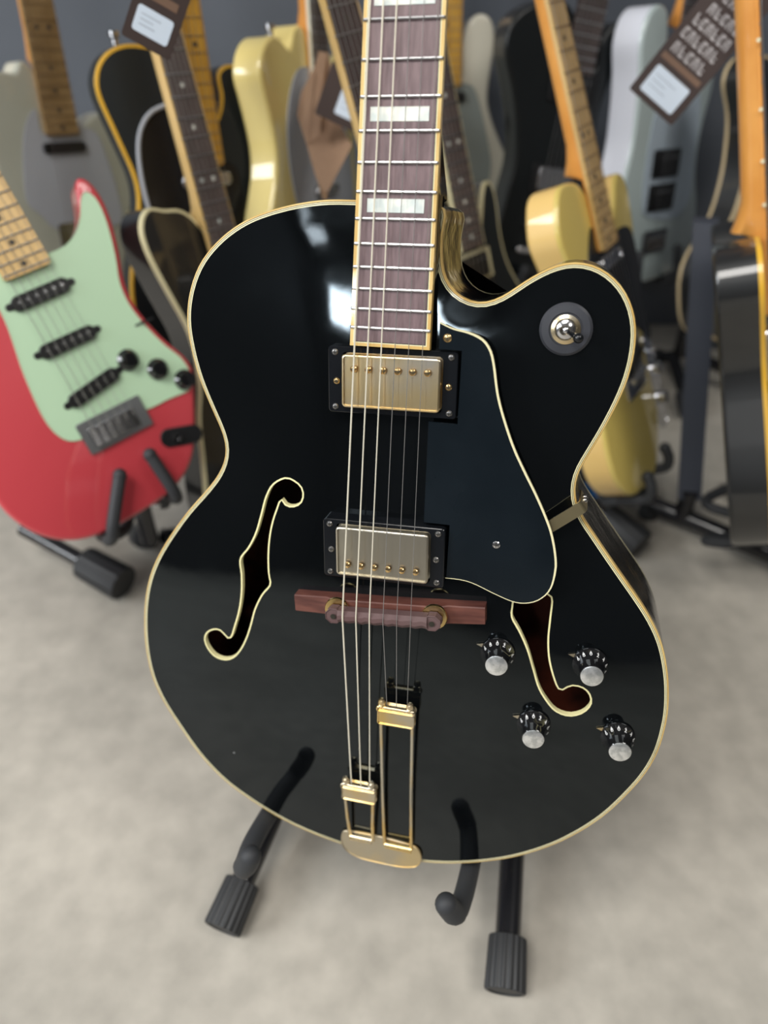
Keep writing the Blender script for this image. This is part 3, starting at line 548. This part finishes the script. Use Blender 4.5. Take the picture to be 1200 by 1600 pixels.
    for y, ang, kind in pickups:
        T = BT((0, y), R(ang)); m = M(T)
        if kind in ('single', 'single_white'):
            c = PKB if kind == 'single' else CRM
            m.slab(rrect(-35, 35, -8.5, 8.5, 8.3, 6), 1.5, 7, 1.2); m.slab(rrect(-42, 42, -4, 4, 3.8, 4), 1.5, 3, .4); p = m.obj('pickup', c, g)
            for i in range(6): M(T).lathe([(2.4, 6.9), (2.4, 7.6), (.4, 7.7)], (-25.5+10.2*i, 0, 0), n=10).obj('pole_piece', CHROME, p)
        elif kind == 'chrome_single':
            m.slab(rrect(-36, 36, -9, 9, 8, 5), .5, 8, 1.6); m.obj('pickup', CHROME, g)
        elif kind == 'black_bar':
            m.slab(rrect(-36, 36, -8, 8, 6, 5), .5, 8, 1.6); m.obj('pickup', PKB, g)
        else:
            cc = {'hum': CHROME, 'humblack': PKB, 'humcream': PKB}[kind]
            m.slab(rrect(-45, 45, -23, 23, 3), 0, 5, .8); p = m.obj('pickup_ring', CRM if kind == 'humcream' else PKB, g); M(T).slab(rrect(-34, 34, -18, 18, 3), 4.8, 9, 1).obj('pickup', cc, p)
            for i in range(6): M(T).lathe([(2.2, 8.9), (2.2, 9.6), (.4, 9.7)], (-25.5+10.2*i, 9, 0), n=8).obj('pole_piece', CHROME, p)
    zs = hb + 2
    if bridge == 'trem':
        p = M().slab(rrect(-42, 42, -26, 14, 2), 2.2, 4.2, .6).obj('bridge_plate', GRIM, g)
        for i in range(6): M().box(-27.5+10.2*i-4.7, -27.5+10.2*i+6-1.3, -20, 4, 4.5, 9.5, .8).obj('saddle', CHROME, p)
    elif bridge == 'ashtray':
        p = M().slab(rrect(-38, 38, -26, 58, 3), .2, 2.5, .5).obj('bridge_plate', CHROME, g)
        for i in range(3): M().tube([(-27+18.5*i, 0, 8), (-10+18.5*i, 0, 8)], 4, 10).obj('saddle', CHROME, p)
    else:
        p = M().slab(rrect(-42, 42, -6, 6, 5.5), 8, 15, 1.5).obj('bridge', CHROME, g)
        M().slab(rrect(-50, 50, -48, -36, 5.5), 6, 14, 2.5).obj('tailpiece', CHROME, g)
    for x in (-38, 38):
        if bridge == 'tom': M().lathe([(3, 0), (3, 9)], (x, 0, 0), n=10).obj('bridge_post', CHROME, g); M().lathe([(4, 0), (4, 8)], (x, -42, 0), n=10).obj('bridge_post', CHROME, g)
    for i in range(nstr):
        xb = -26+52*i/(nstr-1); xn = -17.5+35*i/(nstr-1)
        M().tube([(xn, yn+2, hb+1.8), (xb, 2, zs+2), (xb, -10 if bridge != 'tom' else -38, 6 if bridge != 'tom' else 12)], .55-.05*i, 5).obj('string', stringm, g)
    for x, y, kind in knobs:
        m = M()
        if kind == 'chrome': m.lathe([(9.2, 1), (9.2, 15), (8, 16.5), (.3, 17)], (x, y, 0), n=24); m.obj('control_knob', CHROME, g)
        elif kind == 'black': m.lathe([(13, 2), (13, 5), (9, 9), (8.5, 15), (.3, 15.5)], (x, y, 0), n=24); m.obj('control_knob', KNOB, g)
        elif kind == 'gold': m.lathe([(12.5, 1), (12, 14), (.3, 15)], (x, y, 0), n=24); m.obj('control_knob', AMBE, g)
        elif kind == 'plate': p = m.slab(rrect(x-17, x+17, y-80, y+80, 16.5, 6), .2, 2, .4).obj('control_plate', CHROME, g); M().tube([(x, y+48, 2), (x+2, y+52, 14)], 2.4, 8).obj('switch_lever', CHROME, p)
        elif kind == 'jack': p = m.slab(rot2(rrect(-27, 27, -12, 12, 11, 5), R(-18), (x, y)), .1, 3, 1).obj('jack_plate', PKB, g); M().lathe([(6, 2), (6, 6), (3, 6), (3, 3)], (x-6, y, 0), n=14).obj('jack_socket', CHROME, p)
        elif kind == 'lever': m.box(x-12, x+12, y-1.2, y+1.2, 2, 2.6, .2, 0); m.tube([(x-2, y, 2.2), (x-4, y+1, 9)], 1.5, 8); m.obj('switch_lever', PKB, g)
    yt = P[:, 1].max()
    for x, y, z in ((0, P[:, 1].min()-6, -thick/2),): M().ball((x, y+2, z), 6, 10, sc=(1, 1.1, 1)).obj('strap_button', CHROME, g)
    if extra: extra(g)
    GUITARS.append((g, P, thick)); return g
GRIM = mat('grimy_steel', (.30, .31, .32), rough=.4, metal=1)
def button(x, y, z=-22): return lambda g: M().tube([(x, y-2, z), (x, y+6, z), (x, y+8, z), (x, y+14, z)], [4, 4, 7, 7], 12).obj('strap_button', CHROME, g)

RG = [(102, 247), (110, 236), (109, 210), (99, 170), (88, 140), (86, 112), (92, 82), (102, 52), (113, 30), (114, 4), (104, -10), (80, -8), (50, -8), (31, -6), (-44, -4), (-62, 8), (-68, 35), (-62, 89), (-50, 146), (-47, 182), (-42, 205), (34, 199), (60, 203), (80, 218), (94, 240)]
RED_G = guitar('electric_guitar', 'red double-cutaway electric guitar with a mint green pickguard, left foreground', ((45, 425), .87, 188, (155, 618), 18, 8), [(28, 196), (52, 200), (76, 212), (90, 238), (98, 262), (110, 262), (118, 238), (115, 205), (105, 168), (95, 140), (92, 112), (98, 82), (108, 52), (118, 32), (121, 10), (106, -20), (84, -62), (63, -91), (34, -109), (-6, -117)] + STRAT[17:], 45, RED, RED, M_YEL, mat('yellow_board', (.78, .54, .24), rough=.35, noise=((.66, .44, .18), 30, 3, .35, .65), scale=(3, .6, 1)), 188, guard=(RG, MINT),
    pickups=((162, 0, 'single'), (103, 0, 'single'), (44, 9, 'single')), bridge='trem', knobs=((52, 56, 'black'), (79, 31, 'black'), (103, 5, 'black'), (92, 88, 'lever'), (66, -56, 'jack')), fretm=CHROME)
guitar('electric_guitar', 'off-white single-cutaway guitar with a grey pickguard behind the red guitar', ((100, 211), 1.22, 188, (63, 26), 12, 28), [(28, 196), (45, 204), (66, 216), (90, 220), (118, 208), (124, 190)] + [(x*1.08, y-16 if y > 150 and x < 0 else y) for x, y in TELE[8:-2]] + [(-64, 276), (-54, 270), (-48, 286), (-30, 288)], 45, WHT, HEELW, M_ORG, M_DARKB, 188,
    guard=([(32, 196), (60, 190), (72, 150), (80, 100), (78, 50), (40, 44), (-38, 50), (-62, 74), (-80, 97), (-72, 153), (-58, 199), (-34, 226), (-30, 190)], WGU), pickups=((170, 0, 'black_bar'),), bridge='ashtray', knobs=((105, -10, 'plate'), (105, -10, 'chrome'), (105, -50, 'chrome')), fretm=M_DARKB)
guitar('electric_guitar', 'black guitar edged in amber binding behind the off-white guitar', ((322, 260), 1.07, 188, (283, 0), 12, 20), [((x*(.62 if y > 120 else .42) if x > 50 else x*.93)+22*(x < -20), y) for x, y in [(28, 240), (34, 250), (44, 272), (60, 300), (95, 312), (130, 296), (140, 262), (132, 220), (126, 175), (130, 130), (150, 70), (168, 20), (165, -50), (130, -100), (70, -118), (0, -120), (-70, -118), (-130, -100), (-165, -50), (-170, 20), (-160, 70), (-138, 130), (-130, 175), (-146, 235), (-160, 290), (-144, 322), (-112, 336), (-70, 332), (-28, 318)]], 45, BLKM, BLKM, M_AMB, M_AMB, 188, bind=AMBE,
    guard=([(30, 195), (48, 180), (50, 120), (44, 60), (30, 44), (-38, 44), (-74, 60), (-88, 140), (-90, 195), (-82, 234), (-62, 258), (-34, 266)], BGU), pickups=((170, 0, 'chrome_single'), (20, 12, 'black_bar')), bridge='ashtray', fretm=M_DARKB,
    extra=lambda g: (button(-85, 338)(g), M().tube(sp3([(-30, 268, 2.2), (-62, 258, 2.2), (-82, 234, 2.2), (-90, 195, 2.2), (-88, 140, 2.2), (-74, 80, 2.2)], 30), 3.0, 8).obj('pickguard_edge', WGU, g)))
guitar('electric_guitar', 'glossy black guitar with thick cream binding between the red and black archtop guitars', ((336, 323), 1.0, 290, (267, 70), 15, 44), [(x*.42 if x > 75 else x*.66 if x > 40 else x*1.04-(12 if x < -30 else 0), y) for x, y in LPB[:17] + [(-60, -156), (-105, -138), (-128, -105), (-130, -70), (-122, -38), (-112, 0), (-102, 40), (-86, 75), (-76, 110), (-74, 150), (-88, 205), (-99, 250), (-100, 283), (-91, 299), (-77, 308), (-60, 300), (-28, 285)]], 46, BLK, BLK, M_YEL, RB2, 172, bind=CREAM,
    pickups=((150, 0, 'hum'), (50, 0, 'hum')), bridge='tom', knobs=((100, -20, 'gold'), (130, -60, 'gold'), (70, -60, 'gold'), (95, -100, 'gold')), nfr=22, scale=628, hb=15, inlaym=PEARL, boardbind=M_YEL)
CG = [(30, 200), (80, 180), (94, 120), (90, 40), (30, 20), (-61, 40), (-96, 100), (-104, 170), (-88, 225), (-50, 262), (28, 250)]
guitar('electric_guitar', 'pale butter yellow guitar body with a white pickguard, left of the long bound neck', ((502, 90), 1.12, 275, (496, 0), 12, 62), [(x if x > 0 else x-22, y) for x, y in [(x*1.06, y) for x, y in TELE[:-4]]] + [(-158, 250), (-144, 282), (-112, 300), (-84, 290), (-72, 280), (-62, 304), (-28, 312)], 46, BUT, BUT, M_ORG, RB2, 195, boardbind=HEELW, guard=(CG, WGU), pickups=((170, 0, 'chrome_single'), (95, 0, 'chrome_single')), bridge='ashtray', knobs=((105, -10, 'plate'),), extra=button(-85, 300))
guitar('electric_guitar', 'black guitar showing only its tan-edged dark neck, left of the bound archtop neck', ((581, 175), .93, 400, (533, 0), 12, 38), [(x*.38, y*.85) if abs(x) > 50 else (x*.7, y*.85) for x, y in TELE], 34, BLKM, BLK, M_YEL, RB, 188, guard=None, pickups=((170, 0, 'humblack'),), bridge='tom', nfr=22, boardbind=M_YEL)
WG7 = [(36, 192), (50, 188), (62, 165), (82, 100), (90, 50), (70, -10), (0, -20), (-80, -10), (-100, 60), (-86, 150), (-50, 215), (-30, 200)]
guitar('electric_guitar', 'cream and grey guitar with an amber maple neck behind the bound archtop neck', ((696, 133), 1.35, 190, (699, 0), 12, 10), [(28, 196), (29, 240), (38, 282), (56, 298), (78, 292), (87, 262), (82, 205), (80, 160), (100, 110), (122, 70), (140, 20), (150, -10)] + STRAT[13:], 45, lacq('smoky_cream', (.58, .55, .45)), HEELW, M_AMB, M_AMB, 188, guard=(WG7, mat('sage_guard', (.27, .30, .28), rough=.35)), pickups=((172, 0, 'black_bar'), (100, 0, 'black_bar')), bridge='trem', fretm=M_DARKB)
guitar('electric_guitar', 'rosewood-necked guitar with a cream pickup frame seen inside the archtop cutaway', ((740, 388), 1.16, 175, (704, 200), 15, 48), [(28, 172), (36, 190), (48, 218), (60, 248), (74, 262), (86, 250), (88, 220), (84, 180), (90, 130), (120, 70), (150, 20)] + [(x if x > 0 else x*.6, y) for x, y in LPB[10:] + [(-150, 0), (-120, 60), (-105, 110), (-112, 160), (-130, 210), (-130, 250), (-100, 275), (-60, 275), (-46, 265)]], 50, BLKM, mat('grey_side', (.11, .11, .12), rough=.35, coat=.5), M_TAN, RB2, 176, bind=CREAM, pickups=((146, 0, 'humcream'), (50, 0, 'humcream')), bridge='tom', nfr=22, scale=628, hb=14, inlaym=PEARL, boardbind=CREAM, fretm=GRIM)
guitar('electric_guitar', 'all-black guitar standing upright behind the cutaway horn of the archtop', ((905, 110), 1.24, 240, (872, 262), 12, 34), [(x*.6 if x > 47 else x, y+35 if y > 100 else y+20) for x, y in TELE[:20]] + [(-70, -100), (-90, -84), (-96, -45), (-88, 0), (-84, 50), (-80, 100), (-92, 155), (-112, 205), (-136, 250), (-132, 290), (-98, 318), (-66, 326), (-28, 320)], 45, mat('satin_black', (.007, .009, .010), rough=.3), BLK, BLK, RB, 235, pickups=((215, 0, 'humblack'), (75, 0, 'hum')), bridge='tom', nfr=18, extra=button(-80, 328), fretm=STAT, stringm=GRIM)
YB = [(28, 205), (42, 206), (60, 222), (80, 250), (100, 266), (124, 256), (128, 222), (118, 180), (108, 150), (104, 115), (100, 70), (92, 30), (85, -10), (70, -60), (50, -110), (20, -150), (-10, -164), (-60, -160), (-105, -142), (-136, -100), (-140, -50), (-132, 0), (-124, 60), (-112, 110), (-108, 160), (-118, 205), (-126, 240), (-104, 282), (-82, 292), (-43, 286), (-28, 276)]
guitar('electric_guitar', 'butterscotch yellow guitar with black pickguard and chrome knobs behind the archtop horn', ((955, 385), 1.04, 188, (911, 188), 15, 68), YB, 46, YEL, lacq('butterscotch_lit_side', (.86, .58, .20)), M_ORG, M_YEL, 188,  # side is a lit copy of the face colour
    guard=([(30, 192), (60, 198), (100, 186), (104, 140), (96, 80), (88, 20), (40, 60), (-40, 60), (-76, 90), (-84, 150), (-56, 200), (-30, 225), (-29, 190)], BGU), pickups=((172, 0, 'chrome_single'), (22, 12, 'black_bar')), bridge='ashtray', knobs=((72, -40, 'plate'), (70, -20, 'chrome'), (68, -66, 'chrome')), fretm=M_DARKB)
guitar('electric_guitar', 'pale blue-white guitar with a white side coloured as if brightly lit, behind the yellow guitar', ((1065, 130), 1.3, 250, (1045, 260), 12, 62), [(28, 215), (60, 225), (80, 262), (104, 300), (130, 290), (134, 240), (120, 180), (124, 110), (150, 50), (160, 0), (150, -45), (110, -70), (60, -78), (0, -80), (-60, -76), (-100, -60), (-128, -10), (-138, 50), (-126, 100), (-113, 156), (-113, 212), (-118, 262), (-128, 305), (-118, 340), (-92, 358), (-60, 350), (-46, 300), (-28, 270)], 56, PAL, PSI, M_ORG, RB, 230,
    guard=([(32, 235), (80, 240), (100, 190), (104, 130), (110, 60), (60, 30), (-40, 40), (-60, 70), (-66, 130), (-60, 200), (-40, 240), (-28, 262)], MGU), pickups=((126, 0, 'humblack'), (70, 0, 'humblack')), bridge='trem', nfr=18, stringm=GRIM)
ESB = [(28, 250), (44, 246), (60, 270), (90, 300), (125, 300), (148, 270), (150, 220), (138, 170), (140, 120), (170, 60), (196, 0), (196, -60), (165, -120), (90, -155), (0, -162)]
ESB = ESB + [(-x, y) for x, y in ESB[-2::-1]]
guitar('hollow_body_guitar', 'black hollow-body guitar with two tan binding lines seen edge-on at the right', ((1234, 200), 1.3, 195, (1270, 0), 12, 66), [(x*(.78 if 50 < y < 225 and abs(x) > 60 else 1), y) for x, y in ESB], 50, BLK, BLK, BLK, RB, 235, bind=TANE, bindback=True, pickups=((200, 0, 'hum'), (70, 0, 'hum')), bridge='tom', nfr=19)
guitar('electric_guitar', 'black guitar with an orange maple neck at the right edge of the picture', ((1196, 352), .93, 300, (1184, 0), 12, 93), [(x, y+8) for x, y in TELE], 52, BLKM, BLK, M_ORG, M_ORG, 195, bind=AMBE, pickups=((172, 0, 'chrome_single'),), bridge='ashtray', extra=lambda g: [M().lathe([(2.2, 0), (2.2, 1)], (-28.2, y, 7), (-1, 0, 0), 10).obj('side_dot', CRM, g) for y in (330, 378, 432, 500)])
# ------------------------------------------------------------------ stands for them
def side_of(px): return 'left' if px < 0 else 'right'
def stand_for(idx, label, feet=None, spread=50, tip=60, start=None, arms=((-75, -70), (75, 70)), side=1, foot=20):
    g, P, th = GUITARS[idx]; mw = g.matrix_world.copy(); mw = pose_of[idx]
    T = mw @ Vector((0, P[:, 1].min()*.001, -th*.0005)); N = Vector((mw[0][2], mw[1][2], 0)).normalized(); S = Vector((-N.y, N.x, 0))
    base = Vector((T.x, T.y, 0)); s = thing('guitar_stand', label, 'stand', Matrix.Translation(base)); L = lambda p: tuple((Vector(p)-base)*1000) if True else 0
    hub = base - N*.10*side + Vector((0, 0, max(T.z-.03, .1)))
    for k, sg in enumerate((-1, 1)):
        e = base + N*.07 + S*sg*spread*.001 + Vector((0, 0, .021)) if not feet else Vector(feet[k])
        st_ = (Vector(start) if start and k == 0 else base - N*.10*side + S*sg*.02 + Vector((0, 0, .06))); d = (e-st_).normalized()
        lg = M().tube([L(st_), L(e-d*.02)], 12, 12).obj('leg', TUBE, s)
        m = M(); ribbed_foot(m, L(e-d*(.05 if k or foot == 20 else .075)), L(e), foot if k == 0 else 20, 14); m.obj('rubber_foot', RUB, lg)
    e = base - N*.17*side + Vector((0, 0, .021)); st_ = base - N*.10*side + Vector((0, 0, .06))
    lg = M().tube([L(st_), L(e)], 12, 12).obj('leg', TUBE, s); m = M(); ribbed_foot(m, L(e+(st_-e).normalized()*.04), L(e), 20, 14); m.obj('rubber_foot', RUB, lg)
    M().tube([L(st_), L(hub)], 13, 14).obj('post', TUBE, s)
    for u, ut in arms:
        ye = float(np.interp(u, *zip(*sorted([(x, y) for x, y in P if y < 0 and abs(x) < 130])))) - 9.5
        q = [tuple((mw.inverted() @ hub)*1000), (u*.6, ye-14, -th-26), (u, ye-3, -th-8), (u, ye-1, -th/2), (u, ye-1, 2), (u*.9+ut*.1, ye+4, 14), (u*.75+ut*.25, ye+18, 19), (ut, ye+tip, 16)]
        c = sp3([L(mw @ (Vector(p)*.001)) for p in q], 44); ar = M().tube(c, 8, 10).obj('yoke_arm', FOAM, s); m = M(); m.ball(tuple(c[-1]), 9, 10); m.obj('rubber_end', FOAM, ar)
    return s
bpy.context.view_layer.update()
pose_of = {i: g[0].matrix_world.copy() for i, g in enumerate(GUITARS)}
stand_for(0, 'black guitar stand with foam arms under the red guitar', feet=((-.384, .80, .030), (-.28, .92, .022)), foot=27, tip=66, start=(-.556, .89, .06), arms=((-76, -27), (21, 17)))
stand_for(1, 'black guitar stand under the off-white guitar')
stand_for(2, 'black guitar stand under the amber-edged black guitar', arms=((-75, -70), (36, 34)), spread=28)
stand_for(3, 'black guitar stand under the cream-bound glossy black guitar', arms=((-75, -70), (30, 28)), spread=26)
stand_for(4, 'black guitar stand under the pale butter yellow guitar')
stand_for(5, 'black guitar stand under the guitar with the tan-edged neck', arms=((-40, -38), (40, 38)), spread=35, tip=20)
stand_for(6, 'black guitar stand under the cream and grey guitar')
stand_for(7, 'black guitar stand under the rosewood-necked guitar', arms=((-46, -44), (70, 66)), feet=((.165, 1.0, .022), (.235, 1.01, .022)))
stand_for(8, 'black guitar stand under the all-black guitar', arms=((-30, -28), (38, 36)), spread=35, tip=22)
stand_for(9, 'black guitar stand under the butterscotch yellow guitar, one grey foot showing', feet=((.402, .885, .028), (.44, 1.03, .022)), foot=26, tip=34, arms=((-75, -70), (15, 15)))
stand_for(10, 'black guitar stand under the pale blue-white guitar')
stand_for(11, 'black guitar stand under the tan-bound hollow-body guitar', feet=((.60, 1.28, .022), (.86, 1.3, .022)))
stand_for(12, 'black guitar stand under the orange-necked black guitar', feet=((.62, 1.06, .022), (.82, 1.0, .022)), side=-1)
# flat post of the display rack at the right, with its floor bar
a, b = ray(1102, 345, 1.12), ray(1076, 775, 1.23)
c0 = Vector((b.x, b.y, 0)); rk = thing('display_rack', 'tall flat grey-black metal rack post on a long floor bar at the right', 'rack', Matrix.Translation(c0)); L = lambda p: tuple((Vector(p)-c0)*1000)
q0, q1 = Vector(L(a)), Vector(L(b)); q1 = q0 + (q1-q0)*1.0
m = M(); rs = []
for p in (q1, q0):
    rs.append([p+Vector(v) for v in ((-20, -7, 0), (16, -13, 0), (24, 12, 0), (-12, 18, 0))])
m.rings(rs); m.obj('post', mat('rack_blue_black', (.055, .062, .082), rough=.45), rk)
f0, f1 = Vector(L(ray(1022, 770, 1.27))), Vector(L(ray(1240, 850, 1.16)))
f0.z = f1.z = 24
M().tube([f0, f1], 15, 14).obj('floor_bar', TUBE, rk); M().tube([q1+Vector((0, 0, 12)), (q1.x, q1.y, 20)], 14, 12).obj('post_socket', TUBE, rk)
for p in (f0, f1): M().lathe([(17, 0), (18, 6), (17, 14), (15, 20)], (p.x, p.y, 0), n=18).obj('rubber_foot', RUB, rk)
# ------------------------------------------------------------------ tags, paper, cloth
def tag(label, px, py, Z, w, h, rot, tiltx=0, turn=0, lab=None, bands=(), words=(), name='hang_tag', cord=None, lines=True):
    p = ray(px, py, Z); o = thing(name, label, 'tag', None)
    look = (Vector((0, 0, CAM_H)) - p).to_track_quat('Z', 'Y').to_matrix().to_4x4()
    up = Matrix.Rotation(R(rot), 4, 'Z') @ Matrix.Rotation(R(tiltx), 4, 'X') @ Matrix.Rotation(R(turn), 4, 'Y')
    o.matrix_world = Matrix.Translation(p) @ look @ up
    M().slab(rrect(-w/2, w/2, -h/2, h/2, 3), -.6, .6, .2).obj('card', TAGB, o)
    for y0, y1, x0, x1 in bands: M().box(x0, x1, y0, y1, .55, .8, .1).obj('printed_band', TAGL, o)
    if lab:
        x0, x1, y0, y1 = lab; lb = M().slab(rrect(x0, x1, y0, y1, 3), .5, .9, .1).obj('sticker', LABEL, o); m = M()
        for k in range(3):
            yy = y1 - (y1-y0)*(.3+.2*k); m.box(x0+5, x0+5+(x1-x0-10)*(.75, .5, .62)[k], yy, yy+.8, .9, 1.0, .05)
        m.obj('print', INKF, lb)
    for (x0, x1, y0, y1, n) in words:       # rows of blurred lettering
        m = M(); ww = (x1-x0)/n
        for i in range(n):
            k = (i*7+int(y0)) % 3; xa = x0+i*ww; xb = xa+ww*.72
            m.box(xa, xa+ww*.22, y0, y1, .55, .85, .05)
            if k != 1: m.box(xa, xb, y1-(y1-y0)*.24, y1, .55, .85, .05)
            if k != 0: m.box(xa, xb, y0, y0+(y1-y0)*.24, .55, .85, .05)
            m.box(xa, xb, (y0+y1)/2-.6, (y0+y1)/2+.6, .55, .85, .05)
            if k == 0: m.box(xb-ww*.22, xb, y0, y1, .55, .85, .05)
        m.obj('lettering', INK, o)
    if cord: M().tube([(0, h/2-4, 0), (cord[0]*.4, h/2+cord[1]*.4, -4), (cord[0], h/2+cord[1], -8)], .7, 6).obj('cord', DOT, o)
    return o
tag('brown hang tag with a white sticker at the top left, over a dark neck', 252, 0, .76, 50, 92, -30, lab=(-18, 18, -36, -12), bands=((-4, 4, -17, 17), (12, 16, -17, 17)), cord=(4, 40))
tag('dark hang tag with a white sticker half hidden behind the tan-edged neck', 538, 152, 1.0, 58, 66, -24, lab=(-6, 24, -22, 10), cord=(-6, 60))
tag('large brown hang tag with rows of white lettering and a white sticker, top right', 1108, 55, .92, 72, 190, -32, lab=(-26, 26, -87, -54), bands=((-47, -40, -30, 30), (66, 70, -30, 30)), words=((-26, 26, -36, -24, 5), (-28, 28, -19, -7, 6), (-26, 30, -2, 10, 6), (-20, 28, 15, 26, 5), (-14, 26, 32, 42, 4)), cord=(6, 50))
tag('dark tag with a pale sticker at the top edge above the yellow neck', 862, -8, .97, 26, 66, 12, lab=(-10, 10, -26, -2), cord=(0, 30))
# folded tan paper
pp = [(498, 80), (512, 83), (521, 115), (514, 145), (502, 177), (529, 190), (550, 227), (531, 264), (508, 308), (494, 278), (480, 228), (464, 179), (471, 144), (492, 103)]
w3 = [ray(x, y, 1.055 + .03*math.sin(y/22.)) for x, y in pp]; c3 = sum(w3, Vector())/len(w3); kp = thing('folded_paper', 'folded tan kraft paper hanging beside the pale butter yellow guitar', 'paper', Matrix.Translation(c3))
l3 = [(v-c3)*1000 for v in w3]; nrm = (Vector((0, 0, CAM_H))-c3).normalized()
m = M(); m.rings([[v for v in l3], [v+nrm*2.5 for v in l3]]); m.obj('paper_sheet', mat('kraft_paper', (.26, .155, .09), rough=.7, noise=((.18, .10, .055), 14, 4, .35, .65)), kp, ang=20)
fo_ = M().tube([l3[1]+nrm*2.5, l3[4]+nrm*5, l3[8]+nrm*4, l3[8]*.3+l3[10]*.7+nrm*3], [1.5, 5, 4, 1], 8).obj('paper_fold', mat('kraft_fold', (.30, .18, .10), rough=.7), kp)
M().tube([l3[0], l3[0]+Vector((-4, 10, 60)), l3[0]+Vector((-10, 25, 150))], .8, 6).obj('cord', DOT, kp)
# blue cloth on the floor
bc = ray(955, 778, 1.0); k_ = CAM_H/(CAM_H-bc.z); bc = Vector((bc.x*k_, bc.y*k_+.035, 0)); cl = thing('blue_cloth', 'crumpled bright blue cloth on the floor below the butterscotch guitar', 'cloth', Matrix.Translation(bc))
m = M(); random.seed(5); N_ = 12; vs_ = []
for j in range(N_+1):
    for i in range(N_+1):
        x = -60+110*i/N_; y = -42+84*j/N_; k = 1-.25*abs(math.sin(i*.9+j*.5)); ed_ = min(i, j, N_-i, N_-j)
        vs_.append((x*k + (y*.25), y*k, 1.2 + (0 if ed_ == 0 else 5+7*abs(math.sin(i*1.1)*math.cos(j*.9+i*.3)))))
m.add(vs_, [(j*(N_+1)+i, j*(N_+1)+i+1, (j+1)*(N_+1)+i+1, (j+1)*(N_+1)+i) for j in range(N_) for i in range(N_)])
m.obj('cloth', mat('blue_cloth', (.01, .20, .62), rough=.7), cl, ang=60)
# room labels for the two stand groups are given one by one above
